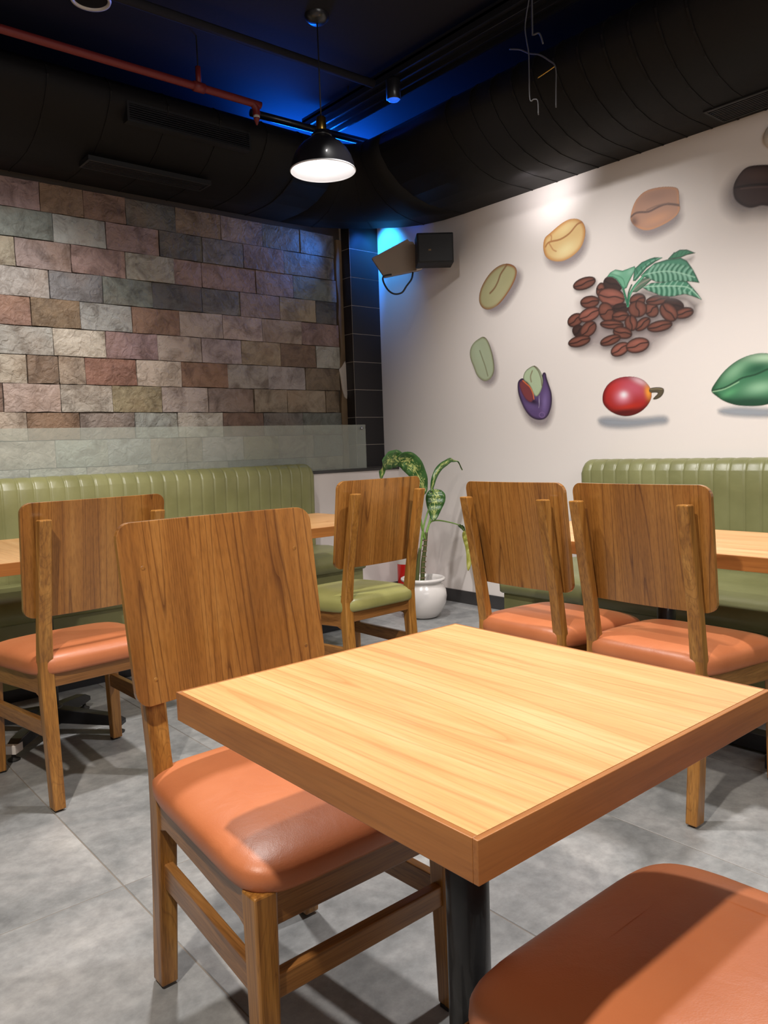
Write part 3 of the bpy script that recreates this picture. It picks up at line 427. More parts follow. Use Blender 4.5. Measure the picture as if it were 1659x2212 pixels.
('painted_bean_heap','heap of dark brown coffee beans painted in the middle of the ring',(('S',((1.766,1.898),(1.94,1.913),(2.153,1.835),(2.438,1.769),(2.482,1.742),(2.482,1.692),(2.355,1.648),(2.216,1.54),(2.026,1.528),(1.937,1.593),(1.734,1.616),(1.715,1.757),(1.806,1.823)),(150,138,138),.05,.6),('S',((1.885,1.976),(1.883,1.963),(1.868,1.95),(1.843,1.941),(1.812,1.937),(1.782,1.939),(1.759,1.947),(1.747,1.959),(1.748,1.973),(1.764,1.985),(1.79,1.994),(1.82,1.998),(1.85,1.996),(1.873,1.988)),(60,44,44),.022,.7),('S',((1.946,1.907),(1.939,1.894),(1.929,1.886),(1.917,1.883),(1.906,1.888),(1.899,1.897),(1.896,1.911),(1.898,1.925),(1.905,1.938),(1.916,1.946),(1.927,1.948),(1.938,1.944),(1.946,1.934),(1.948,1.921)),(60,44,44),.022,.7),('S',((2.056,1.906),(2.044,1.895),(2.024,1.89),(2,1.894),(1.976,1.906),(1.957,1.923),(1.948,1.941),(1.949,1.958),(1.961,1.97),(1.982,1.974),(2.006,1.97),(2.03,1.958),(2.048,1.942),(2.057,1.923)),(60,44,44),.022,.7),('S',((2.07,1.839),(2.058,1.823),(2.034,1.815),(2.001,1.816),(1.966,1.827),(1.936,1.845),(1.917,1.867),(1.913,1.888),(1.926,1.904),(1.951,1.912),(1.985,1.91),(2.019,1.899),(2.049,1.881),(2.067,1.859)),(60,44,44),.022,.7),('S',((1.91,1.856),(1.906,1.843),(1.892,1.832),(1.869,1.827),(1.844,1.828),(1.819,1.835),(1.801,1.847),(1.793,1.86),(1.797,1.874),(1.812,1.884),(1.834,1.889),(1.86,1.888),(1.885,1.881),(1.902,1.869)),(60,44,44),.022,.7),('S',((1.796,1.79),(1.801,1.776),(1.796,1.761),(1.782,1.748),(1.763,1.739),(1.741,1.737),(1.721,1.741),(1.707,1.752),(1.702,1.766),(1.707,1.782),(1.721,1.795),(1.741,1.804),(1.763,1.806),(1.782,1.801)),(60,44,44),.022,.7),('S',((1.911,1.804),(1.912,1.788),(1.9,1.773),(1.878,1.76),(1.85,1.753),(1.821,1.753),(1.797,1.76),(1.783,1.773),(1.782,1.789),(1.794,1.805),(1.817,1.817),(1.846,1.824),(1.875,1.824),(1.898,1.817)),(60,44,44),.022,.7),('S',((2.002,1.793),(2.006,1.771),(2.001,1.752),(1.988,1.74),(1.969,1.736),(1.948,1.743),(1.93,1.758),(1.917,1.779),(1.913,1.801),(1.918,1.821),(1.931,1.833),(1.95,1.836),(1.971,1.829),(1.99,1.813)),(60,44,44),.022,.7),('S',((2.102,1.79),(2.098,1.78),(2.085,1.772),(2.065,1.769),(2.043,1.771),(2.023,1.777),(2.008,1.787),(2.002,1.798),(2.006,1.808),(2.019,1.816),(2.039,1.819),(2.061,1.817),(2.081,1.811),(2.096,1.801)),(60,44,44),.022,.7),('S',((2.098,1.748),(2.094,1.736),(2.082,1.728),(2.062,1.724),(2.04,1.725),(2.019,1.732),(2.004,1.742),(1.998,1.755),(2.002,1.766),(2.015,1.775),(2.035,1.779),(2.057,1.777),(2.078,1.77),(2.092,1.76)),(60,44,44),.022,.7),('S',((2.064,1.7),(2.056,1.691),(2.037,1.687),(2.008,1.687),(1.977,1.693),(1.949,1.702),(1.93,1.714),(1.923,1.725),(1.931,1.734),(1.952,1.738),(1.98,1.738),(2.011,1.732),(2.039,1.722),(2.058,1.711)),(60,44,44),.022,.7),('S',((1.806,1.722),(1.814,1.708),(1.814,1.693),(1.807,1.68),(1.794,1.673),(1.776,1.671),(1.758,1.677),(1.744,1.688),(1.735,1.702),(1.735,1.718),(1.742,1.73),(1.756,1.738),(1.774,1.739),(1.791,1.734)),(60,44,44),.022,.7),('S',((1.882,1.737),(1.89,1.722),(1.888,1.705),(1.877,1.688),(1.858,1.675),(1.835,1.668),(1.814,1.669),(1.797,1.678),(1.789,1.693),(1.791,1.711),(1.803,1.729),(1.822,1.742),(1.844,1.748),(1.866,1.746)),(60,44,44),.022,.7),('S',((1.847,1.655),(1.843,1.642),(1.827,1.631),(1.801,1.623),(1.77,1.619),(1.74,1.622),(1.717,1.629),(1.706,1.641),(1.71,1.653),(1.727,1.665),(1.754,1.673),(1.785,1.676),(1.815,1.673),(1.837,1.666)),(60,44,44),.022,.7),('S',((2.196,1.828),(2.197,1.814),(2.189,1.801),(2.175,1.793),(2.156,1.79),(2.136,1.793),(2.12,1.801),(2.111,1.814),(2.11,1.828),(2.118,1.841),(2.133,1.85),(2.152,1.853),(2.171,1.849),(2.187,1.841)),(60,44,44),.022,.7),('S',((2.222,1.713),(2.226,1.701),(2.221,1.687),(2.209,1.673),(2.192,1.663),(2.173,1.657),(2.155,1.658),(2.143,1.665),(2.139,1.677),(2.144,1.692),(2.156,1.706),(2.174,1.716),(2.193,1.721),(2.21,1.72)),(60,44,44),.022,.7),('S',((2.268,1.77),(2.275,1.754),(2.274,1.739),(2.266,1.726),(2.252,1.72),(2.235,1.72),(2.218,1.728),(2.205,1.741),(2.198,1.757),(2.199,1.773),(2.207,1.785),(2.221,1.792),(2.238,1.791),(2.255,1.783)),(60,44,44),.022,.7),('S',((2.161,1.731),(2.139,1.735),(2.119,1.747),(2.105,1.764),(2.102,1.782),(2.109,1.8),(2.124,1.811),(2.146,1.815),(2.168,1.811),(2.188,1.8),(2.2,1.783),(2.204,1.764),(2.197,1.748),(2.182,1.736)),(60,44,44),.022,.7),('S',((2.117,1.664),(2.101,1.669),(2.088,1.681),(2.079,1.697),(2.078,1.716),(2.083,1.731),(2.095,1.742),(2.11,1.745),(2.125,1.74),(2.139,1.728),(2.147,1.711),(2.148,1.693),(2.143,1.677),(2.132,1.667)),(60,44,44),.022,.7),('S',((2.333,1.802),(2.329,1.792),(2.314,1.784),(2.29,1.779),(2.262,1.779),(2.236,1.784),(2.217,1.792),(2.208,1.802),(2.213,1.813),(2.229,1.821),(2.253,1.825),(2.281,1.825),(2.307,1.821),(2.326,1.812)),(60,44,44),.022,.7),('S',((2.413,1.742),(2.405,1.732),(2.388,1.728),(2.366,1.731),(2.343,1.74),(2.324,1.754),(2.312,1.769),(2.311,1.783),(2.32,1.793),(2.337,1.796),(2.359,1.793),(2.382,1.784),(2.401,1.771),(2.412,1.756)),(60,44,44),.022,.7),('S',((2.466,1.718),(2.464,1.707),(2.453,1.697),(2.435,1.69),(2.413,1.688),(2.393,1.691),(2.376,1.698),(2.369,1.708),(2.37,1.719),(2.382,1.729),(2.4,1.736),(2.422,1.738),(2.443,1.735),(2.458,1.728)),(60,44,44),.022,.7),('S',((2.369,1.687),(2.353,1.683),(2.332,1.688),(2.312,1.702),(2.296,1.722),(2.287,1.743),(2.288,1.762),(2.299,1.775),(2.316,1.779),(2.337,1.773),(2.357,1.759),(2.372,1.739),(2.38,1.718),(2.379,1.7)),(60,44,44),.022,.7),('S',((2.348,1.669),(2.345,1.657),(2.328,1.647),(2.303,1.641),(2.273,1.639),(2.245,1.642),(2.224,1.65),(2.215,1.661),(2.219,1.673),(2.236,1.684),(2.262,1.69),(2.292,1.692),(2.319,1.688),(2.339,1.68)),(60,44,44),.022,.7),('S',((2.115,1.643),(2.106,1.632),(2.089,1.627),(2.065,1.629),(2.041,1.636),(2.02,1.649),(2.007,1.663),(2.005,1.677),(2.014,1.688),(2.032,1.693),(2.055,1.691),(2.08,1.684),(2.1,1.671),(2.112,1.657)),(60,44,44),.022,.7),('S',((2.044,1.64),(2.042,1.628),(2.029,1.617),(2.006,1.608),(1.98,1.603),(1.953,1.602),(1.933,1.607),(1.923,1.617),(1.925,1.629),(1.938,1.64),(1.961,1.649),(1.988,1.654),(2.014,1.654),(2.034,1.649)),(60,44,44),.022,.7),('S',((2.094,1.591),(2.096,1.577),(2.088,1.562),(2.071,1.549),(2.049,1.54),(2.026,1.538),(2.006,1.542),(1.993,1.552),(1.99,1.567),(1.999,1.582),(2.016,1.595),(2.038,1.604),(2.062,1.606),(2.082,1.601)),(60,44,44),.022,.7),('S',((2.216,1.589),(2.214,1.573),(2.2,1.559),(2.176,1.549),(2.147,1.545),(2.119,1.549),(2.098,1.559),(2.087,1.573),(2.089,1.59),(2.103,1.604),(2.128,1.614),(2.156,1.617),(2.184,1.613),(2.205,1.603)),(60,44,44),.022,.7),('F',((1.883,1.993),(1.884,1.982),(1.877,1.972),(1.863,1.962),(1.844,1.955),(1.822,1.95),(1.798,1.949),(1.774,1.951),(1.754,1.956),(1.74,1.964),(1.732,1.974),(1.731,1.985),(1.738,1.996),(1.753,2.006),(1.772,2.013),(1.795,2.017),(1.819,2.018),(1.842,2.016),(1.862,2.011),(1.876,2.003)),(104,62,50),(44,24,20),.016,.002),('B',(1.804,1.995),(.0415,.005),(.0033,-.0084),(135,80,65),.6,0),('B',(1.815,1.967),(.0376,.0047),(.0026,-.0068),(124,74,60),.5,0),('L',((1.742,1.976),(1.79,1.977),(1.827,1.99),(1.873,1.992)),.007,(34,18,16),.004,0),('F',((1.941,1.921),(1.936,1.911),(1.929,1.902),(1.92,1.897),(1.911,1.895),(1.902,1.896),(1.895,1.901),(1.889,1.909),(1.886,1.919),(1.886,1.931),(1.888,1.942),(1.893,1.953),(1.901,1.961),(1.909,1.967),(1.918,1.969),(1.927,1.967),(1.935,1.962),(1.94,1.954),(1.943,1.944),(1.943,1.933)),(104,62,50),(44,24,20),.016,.002),('B',(1.919,1.944),(.0145,-.0058),(-.0031,-.0089),(135,80,65),.6,0),('B',(1.908,1.914),(.0132,-.0052),(-.0025,-.0071),(124,74,60),.5,0),('L',((1.892,1.941),(1.906,1.93),(1.923,1.933),(1.937,1.923)),.007,(34,18,16),.004,0),('F',((2.054,1.919),(2.046,1.909),(2.033,1.902),(2.016,1.9),(1.997,1.903),(1.978,1.91),(1.96,1.921),(1.946,1.934),(1.937,1.949),(1.933,1.964),(1.936,1.977),(1.945,1.987),(1.958,1.993),(1.975,1.995),(1.994,1.992),(2.013,1.985),(2.03,1.974),(2.044,1.961),(2.053,1.946),(2.057,1.932)),(52,32,28),(44,24,20),.016,.002),('B',(2.002,1.961),(.0321,-.0159),(-.0045,-.0094),(67,41,36),.6,0),('B',(1.987,1.929),(.0295,-.0143),(-.0035,-.0076),(62,38,33),.5,0),('L',((1.944,1.973),(1.978,1.951),(2.013,1.945),(2.046,1.923)),.007,(34,18,16),.004,0),('F',((2.07,1.852),(2.063,1.838),(2.048,1.829),(2.027,1.824),(2.002,1.824),(1.974,1.83),(1.948,1.841),(1.925,1.855),(1.908,1.872),(1.898,1.89),(1.898,1.906),(1.905,1.92),(1.921,1.93),(1.943,1.934),(1.969,1.933),(1.996,1.927),(2.022,1.916),(2.044,1.901),(2.061,1.885),(2.07,1.868)),(126,76,64),(44,24,20),.016,.002),('B',(1.989,1.895),(.047,-.015),(-.0028,-.0121),(163,98,83),.6,0),('B',(1.98,1.854),(.043,-.0134),(-.0022,-.0098),(151,91,76),.5,0),('L',((1.91,1.902),(1.962,1.88),(2.009,1.877),(2.059,1.855)),.007,(34,18,16),.004,0),('F',((1.908,1.871),(1.906,1.86),(1.899,1.851),(1.886,1.844),(1.869,1.839),(1.849,1.838),(1.829,1.841),(1.81,1.846),(1.795,1.855),(1.784,1.865),(1.779,1.877),(1.78,1.888),(1.788,1.897),(1.802,1.905),(1.819,1.909),(1.839,1.909),(1.859,1.907),(1.877,1.901),(1.893,1.892),(1.903,1.882)),(104,62,50),(44,24,20),.016,.002),('B',(1.842,1.886),(.0352,-.0016),(.0013,-.0089),(135,80,65),.6,0),('B',(1.847,1.856),(.032,-.0013),(.0011,-.0071),(124,74,60),.5,0),('L',((1.788,1.876),(1.828,1.87),(1.86,1.877),(1.899,1.871)),.007,(34,18,16),.004,0),('F',((1.792,1.808),(1.798,1.797),(1.797,1.785),(1.792,1.773),(1.782,1.763),(1.768,1.754),(1.752,1.749),(1.734,1.748),(1.718,1.751),(1.704,1.757),(1.694,1.766),(1.689,1.777),(1.689,1.79),(1.694,1.802),(1.705,1.812),(1.719,1.82),(1.736,1.825),(1.753,1.826),(1.769,1.823),(1.783,1.817)),(104,62,50),(44,24,20),.016,.002),('B',(1.735,1.799),(.0271,.0115),(.0061,-.0082),(135,80,65),.6,0),('B',(1.756,1.771),(.0244,.0105),(.0048,-.0066),(124,74,60),.5,0),('L',((1.701,1.769),(1.734,1.778),(1.753,1.796),(1.786,1.805)),.007,(34,18,16),.004,0),('F',((1.91,1.821),(1.912,1.809),(1.907,1.796),(1.896,1.784),(1.879,1.774),(1.859,1.767),(1.836,1.763),(1.813,1.764),(1.793,1.768),(1.778,1.776),(1.768,1.787),(1.766,1.8),(1.771,1.813),(1.782,1.825),(1.8,1.835),(1.821,1.842),(1.844,1.845),(1.866,1.845),(1.886,1.84),(1.901,1.832)),(126,76,64),(44,24,20),.016,.002),('B',(1.833,1.817),(.0387,.0092),(.0047,-.0094),(163,98,83),.6,0),('B',(1.849,1.786),(.0351,.0086),(.0038,-.0075),(151,91,76),.5,0),('L',((1.778,1.79),(1.824,1.795),(1.856,1.813),(1.9,1.819)),.007,(34,18,16),.004,0),('F',((1.999,1.809),(2.003,1.791),(2.003,1.774),(1.997,1.76),(1.988,1.75),(1.974,1.745),(1.959,1.746),(1.942,1.751),(1.927,1.762),(1.914,1.777),(1.905,1.794),(1.9,1.812),(1.901,1.829),(1.906,1.843),(1.916,1.853),(1.93,1.858),(1.946,1.857),(1.962,1.851),(1.977,1.841),(1.99,1.826)),(104,62,50),(44,24,20),.016,.002),('B',(1.944,1.821),(.0258,.0039),(.0056,-.0142),(135,80,65),.6,0),('B',(1.963,1.773),(.0233,.0038),(.0044,-.0113),(124,74,60),.5,0),('L',((1.911,1.795),(1.943,1.793),(1.962,1.81),(1.992,1.808)),.007,(34,18,16),.004,0),('F',((2.099,1.805),(2.097,1.796),(2.09,1.789),(2.079,1.784),(2.064,1.781),(2.047,1.781),(2.03,1.784),(2.014,1.789),(2.001,1.796),(1.993,1.805),(1.989,1.814),(1.991,1.822),(1.998,1.829),(2.01,1.835),(2.025,1.837),(2.042,1.837),(2.059,1.835),(2.075,1.829),(2.087,1.822),(2.096,1.814)),(52,32,28),(44,24,20),.016,.002),('B',(2.044,1.819),(.03,-.0024),(.0006,-.007),(67,41,36),.6,0),('B',(2.046,1.795),(.0274,-.0021),(.0005,-.0056),(62,38,33),.5,0),('L',((1.997,1.813),(2.031,1.807),(2.059,1.812),(2.092,1.806)),.007,(34,18,16),.004,0),('F',((2.096,1.762),(2.094,1.753),(2.087,1.745),(2.076,1.739),(2.061,1.736),(2.044,1.735),(2.027,1.738),(2.011,1.743),(1.998,1.751),(1.989,1.76),(1.986,1.77),(1.987,1.78),(1.995,1.788),(2.006,1.794),(2.021,1.797),(2.038,1.798),(2.055,1.795),(2.071,1.789),(2.084,1.781),(2.092,1.772)),(104,62,50),(44,24,20),.016,.002),('B',(2.04,1.777),(.0301,-.0022),(.0007,-.0078),(135,80,65),.6,0),('B',(2.043,1.751),(.0274,-.0018),(.0006,-.0062),(124,74,60),.5,0),('L',((1.993,1.77),(2.027,1.764),(2.055,1.769),(2.088,1.763)),.007,(34,18,16),.004,0),('F',((2.063,1.714),(2.059,1.706),(2.048,1.701),(2.03,1.698),(2.009,1.699),(1.985,1.702),(1.961,1.707),(1.939,1.715),(1.922,1.724),(1.912,1.733),(1.908,1.742),(1.913,1.75),(1.925,1.755),(1.943,1.757),(1.965,1.757),(1.989,1.754),(2.012,1.748),(2.033,1.74),(2.05,1.731),(2.06,1.722)),(104,62,50),(44,24,20),.016,.002),('B',(1.988,1.737),(.0422,-.0078),(-.0005,-.0065),(135,80,65),.6,0),('B',(1.986,1.715),(.0384,-.007),(-.0004,-.0052),(124,74,60),.5,0),('L',((1.919,1.74),(1.967,1.728),(2.007,1.727),(2.053,1.716)),.007,(34,18,16),.004,0),('F',((1.801,1.74),(1.808,1.729),(1.812,1.716),(1.811,1.705),(1.806,1.695),(1.797,1.687),(1.785,1.683),(1.771,1.683),(1.757,1.686),(1.744,1.692),(1.733,1.702),(1.725,1.714),(1.721,1.726),(1.722,1.738),(1.728,1.748),(1.737,1.755),(1.749,1.759),(1.763,1.76),(1.777,1.756),(1.79,1.749)),(52,32,28),(44,24,20),.016,.002),('B',(1.756,1.733),(.0188,.0103),(.0075,-.0085),(67,41,36),.6,0),('B',(1.782,1.704),(.0169,.0095),(.006,-.0067),(62,38,33),.5,0),('L',((1.737,1.705),(1.762,1.712),(1.772,1.73),(1.796,1.737)),.007,(34,18,16),.004,0),('F',((1.878,1.756),(1.886,1.745),(1.888,1.731),(1.885,1.717),(1.877,1.704),(1.864,1.692),(1.848,1.684),(1.831,1.679),(1.813,1.679),(1.797,1.683),(1.785,1.691),(1.777,1.703),(1.774,1.716),(1.778,1.73),(1.786,1.744),(1.8,1.756),(1.816,1.764),(1.833,1.768),(1.851,1.768),(1.866,1.764)),(104,62,50),(44,24,20),.016,.002),('B',(1.821,1.735),(.0257,.0177),(.0081,-.0079),(135,80,65),.6,0),('B',(1.848,1.708),(.0231,.0161),(.0064,-.0063),(124,74,60),.5,0),('L',((1.791,1.696),(1.824,1.712),(1.84,1.736),(1.872,1.751)),.007,(34,18,16),.004,0),('F',((1.846,1.671),(1.845,1.661),(1.837,1.651),(1.822,1.643),(1.802,1.636),(1.779,1.632),(1.754,1.631),(1.731,1.634),(1.712,1.639),(1.698,1.647),(1.691,1.656),(1.692,1.666),(1.701,1.676),(1.716,1.685),(1.736,1.691),(1.76,1.695),(1.784,1.696),(1.807,1.693),(1.826,1.688),(1.839,1.68)),(104,62,50),(44,24,20),.016,.002),('B',(1.766,1.675),(.0423,.0041),(.0023,-.0078),(135,80,65),.6,0),('B',(1.774,1.648),(.0384,.0038),(.0019,-.0063),(124,74,60),.5,0),('L',((1.702,1.657),(1.751,1.658),(1.788,1.669),(1.835,1.67)),.007,(34,18,16),.004,0),('F',((2.193,1.843),(2.195,1.832),(2.192,1.821),(2.185,1.812),(2.174,1.805),(2.16,1.801),(2.145,1.8),(2.13,1.803),(2.116,1.809),(2.106,1.818),(2.099,1.829),(2.097,1.84),(2.1,1.851),(2.108,1.86),(2.119,1.867),(2.133,1.871),(2.148,1.872),(2.163,1.869),(2.176,1.863),(2.187,1.854)),(104,62,50),(44,24,20),.016,.002),('B',(2.142,1.848),(.0257,.004),(.0033,-.0088),(135,80,65),.6,0),('B',(2.153,1.819),(.0233,.0037),(.0027,-.0071),(124,74,60),.5,0),('L',((2.106,1.83),(2.136,1.83),(2.157,1.842),(2.187,1.842)),.007,(34,18,16),.004,0),('F',((2.219,1.73),(2.223,1.721),(2.223,1.71),(2.218,1.699),(2.209,1.688),(2.197,1.679),(2.182,1.672),(2.167,1.669),(2.153,1.668),(2.141,1.671),(2.132,1.678),(2.128,1.687),(2.128,1.698),(2.133,1.709),(2.142,1.72),(2.155,1.729),(2.169,1.736),(2.184,1.74),(2.198,1.74),(2.21,1.736)),(104,62,50),(44,24,20),.016,.002),('B',(2.168,1.713),(.0237,.0141),(.0053,-.0063),(135,80,65),.6,0),('B',(2.186,1.692),(.0214,.0129),(.0042,-.005),(124,74,60),.5,0),('L',((2.138,1.682),(2.167,1.694),(2.184,1.714),(2.213,1.726)),.007,(34,18,16),.004,0),('F',((2.264,1.786),(2.27,1.774),(2.273,1.761),(2.271,1.749),(2.265,1.739),(2.256,1.732),(2.244,1.729),(2.231,1.73),(2.217,1.734),(2.205,1.743),(2.195,1.754),(2.188,1.767),(2.186,1.78),(2.187,1.792),(2.193,1.802),(2.203,1.809),(2.215,1.812),(2.228,1.811),(2.242,1.806),(2.254,1.797)),(104,62,50),(44,24,20),.016,.002),('B',(2.22,1.784),(.019,.0089),(.0067,-.0096),(135,80,65),.6,0),('B',(2.243,1.751),(.0171,.0081),(.0053,-.0077),(124,74,60),.5,0),('L',((2.2,1.756),(2.224,1.761),(2.235,1.779),(2.259,1.784)),.007,(34,18,16),.004,0),('F',((2.155,1.742),(2.137,1.744),(2.119,1.75),(2.104,1.761),(2.094,1.774),(2.088,1.788),(2.088,1.803),(2.094,1.816),(2.105,1.826),(2.12,1.832),(2.138,1.835),(2.156,1.832),(2.173,1.825),(2.188,1.815),(2.198,1.802),(2.203,1.788),(2.203,1.774),(2.198,1.761),(2.187,1.751),(2.172,1.744)),(104,62,50),(44,24,20),.016,.002),('B',(2.166,1.788),(.0047,-.0254),(-.0144,-.0001),(135,80,65),.6,0),('B',(2.117,1.788),(.0044,-.0233),(-.0117,0),(124,74,60),.5,0),('L',((2.139,1.828),(2.137,1.8),(2.155,1.776),(2.154,1.748)),.007,(34,18,16),.004,0),('F',((2.11,1.675),(2.097,1.677),(2.086,1.684),(2.075,1.695),(2.069,1.708),(2.065,1.722),(2.066,1.736),(2.071,1.748),(2.079,1.757),(2.09,1.763),(2.102,1.764),(2.115,1.761),(2.127,1.754),(2.136,1.743),(2.143,1.73),(2.146,1.717),(2.146,1.703),(2.141,1.691),(2.133,1.682),(2.122,1.676)),(104,62,50),(44,24,20),.016,.002),('B',(2.12,1.718),(.0022,-.0245),(-.0101,.0007),(135,80,65),.6,0),('B',(2.086,1.72),(.002,-.0224),(-.0082,.0005),(124,74,60),.5,0),('L',((2.103,1.758),(2.1,1.731),(2.112,1.707),(2.11,1.681)),.007,(34,18,16),.004,0),('F',((2.333,1.817),(2.331,1.808),(2.323,1.801),(2.309,1.795),(2.291,1.791),(2.27,1.79),(2.248,1.791),(2.228,1.795),(2.211,1.801),(2.2,1.809),(2.195,1.817),(2.197,1.826),(2.205,1.833),(2.22,1.839),(2.239,1.843),(2.26,1.844),(2.281,1.843),(2.301,1.839),(2.317,1.832),(2.328,1.825)),(104,62,50),(44,24,20),.016,.002),('B',(2.263,1.826),(.0377,-.0002),(.0013,-.0068),(135,80,65),.6,0),('B',(2.267,1.803),(.0343,0),(.001,-.0054),(124,74,60),.5,0),('L',((2.205,1.817),(2.248,1.814),(2.282,1.82),(2.324,1.817)),.007,(34,18,16),.004,0),('F',((2.412,1.754),(2.406,1.746),(2.396,1.74),(2.381,1.738),(2.364,1.74),(2.346,1.745),(2.329,1.754),(2.314,1.765),(2.304,1.777),(2.299,1.789),(2.299,1.8),(2.305,1.808),(2.316,1.813),(2.33,1.815),(2.348,1.813),(2.365,1.808),(2.382,1.799),(2.397,1.788),(2.407,1.776),(2.412,1.765)),(52,32,28),(44,24,20),.016,.002),('B',(2.359,1.788),(.0309,-.0125),(-.0024,-.0078),(67,41,36),.6,0),('B',(2.351,1.761),(.0282,-.0113),(-.0019,-.0063),(62,38,33),.5,0),('L',((2.307,1.796),(2.34,1.779),(2.371,1.774),(2.404,1.757)),.007,(34,18,16),.004,0),('F',((2.464,1.732),(2.464,1.724),(2.459,1.715),(2.449,1.708),(2.435,1.702),(2.419,1.699),(2.402,1.699),(2.386,1.701),(2.372,1.706),(2.362,1.714),(2.357,1.722),(2.357,1.731),(2.363,1.74),(2.373,1.747),(2.387,1.752),(2.403,1.755),(2.42,1.756),(2.436,1.753),(2.45,1.748),(2.459,1.741)),(104,62,50),(44,24,20),.016,.002),('B',(2.408,1.737),(.0294,.0028),(.0019,-.007),(135,80,65),.6,0),('B',(2.415,1.713),(.0266,.0027),(.0015,-.0056),(124,74,60),.5,0),('L',((2.365,1.723),(2.398,1.723),(2.424,1.732),(2.457,1.732)),.007,(34,18,16),.004,0),('F',((2.366,1.697),(2.354,1.692),(2.338,1.693),(2.322,1.699),(2.305,1.709),(2.292,1.723),(2.281,1.739),(2.275,1.756),(2.274,1.772),(2.279,1.785),(2.288,1.794),(2.301,1.798),(2.317,1.797),(2.333,1.791),(2.349,1.78),(2.363,1.767),(2.373,1.751),(2.379,1.734),(2.38,1.719),(2.375,1.706)),(104,62,50),(44,24,20),.016,.002),('B',(2.34,1.753),(.0213,-.0265),(-.0089,-.0055),(135,80,65),.6,0),('B',(2.31,1.734),(.0196,-.0242),(-.0072,-.0044),(124,74,60),.5,0),('L',((2.294,1.787),(2.313,1.755),(2.342,1.735),(2.361,1.704)),.007,(34,18,16),.004,0),('F',((2.348,1.684),(2.347,1.674),(2.338,1.666),(2.324,1.658),(2.305,1.653),(2.283,1.65),(2.259,1.65),(2.238,1.653),(2.22,1.659),(2.207,1.667),(2.201,1.676),(2.203,1.685),(2.212,1.694),(2.227,1.702),(2.247,1.707),(2.269,1.71),(2.292,1.71),(2.313,1.706),(2.331,1.7),(2.343,1.693)),(104,62,50),(44,24,20),.016,.002),('B',(2.273,1.69),(.0401,.0021),(.0017,-.0075),(135,80,65),.6,0),('B',(2.279,1.665),(.0364,.0021),(.0013,-.006),(124,74,60),.5,0),('L',((2.212,1.676),(2.257,1.675),(2.294,1.684),(2.338,1.683)),.007,(34,18,16),.004,0),('F',((2.113,1.656),(2.107,1.647),(2.097,1.641),(2.082,1.638),(2.063,1.639),(2.044,1.643),(2.026,1.65),(2.01,1.66),(1.998,1.672),(1.992,1.683),(1.992,1.694),(1.997,1.704),(2.009,1.71),(2.024,1.713),(2.042,1.712),(2.061,1.707),(2.079,1.7),(2.095,1.69),(2.106,1.679),(2.112,1.667)),(104,62,50),(44,24,20),.016,.002),('B',(2.056,1.686),(.033,-.0105),(-.0021,-.008),(135,80,65),.6,0),('B',(2.049,1.659),(.0301,-.0094),(-.0017,-.0064),(124,74,60),.5,0),('L',((2,1.692),(2.036,1.676),(2.07,1.674),(2.104,1.659)),.007,(34,18,16),.004,0),('F',((2.042,1.656),(2.042,1.647),(2.036,1.638),(2.024,1.629),(2.007,1.622),(1.987,1.616),(1.966,1.614),(1.946,1.614),(1.928,1.617),(1.915,1.623),(1.909,1.631),(1.909,1.64),(1.915,1.65),(1.928,1.659),(1.945,1.666),(1.966,1.671),(1.987,1.673),(2.007,1.673),(2.024,1.67),(2.036,1.664)),(104,62,50),(44,24,20),.016,.002),('B',(1.972,1.653),(.0365,.0068),(.0027,-.0068),(135,80,65),.6,0),('B',(1.982,1.63),(.0331,.0063),(.0021,-.0055),(124,74,60),.5,0),('L',((1.918,1.633),(1.96,1.637),(1.992,1.65),(2.033,1.654)),.007,(34,18,16),.004,0),('F',((2.091,1.608),(2.095,1.597),(2.092,1.585),(2.084,1.574),(2.072,1.563),(2.056,1.555),(2.038,1.55),(2.019,1.549),(2.003,1.551),(1.989,1.557),(1.98,1.566),(1.977,1.577),(1.979,1.589),(1.988,1.601),(2,1.611),(2.017,1.619),(2.035,1.624),(2.053,1.625),(2.07,1.623),(2.083,1.617)),(126,76,64),(44,24,20),.016,.002),('B',(2.03,1.598),(.0305,.0116),(.0049,-.008),(163,98,83),.6,0),('B',(2.046,1.571),(.0275,.0107),(.0039,-.0064),(151,91,76),.5,0),('L',((1.988,1.569),(2.024,1.578),(2.048,1.596),(2.084,1.605)),.007,(34,18,16),.004,0),('F',((2.215,1.604),(2.215,1.592),(2.208,1.579),(2.196,1.569),(2.178,1.56),(2.156,1.556),(2.134,1.555),(2.112,1.558),(2.094,1.565),(2.08,1.575),(2.073,1.588),(2.073,1.601),(2.08,1.613),(2.093,1.624),(2.112,1.632),(2.133,1.637),(2.156,1.637),(2.177,1.633),(2.195,1.626),(2.208,1.616)),(126,76,64),(44,24,20),.016,.002),('B',(2.141,1.61),(.0389,.0044),(.0029,-.0101),(163,98,83),.6,0),('B',(2.151,1.576),(.0353,.0042),(.0023,-.0081),(151,91,76),.5,0),('L',((2.083,1.589),(2.128,1.589),(2.162,1.603),(2.205,1.603)),.007,(34,18,16),.004,0))),
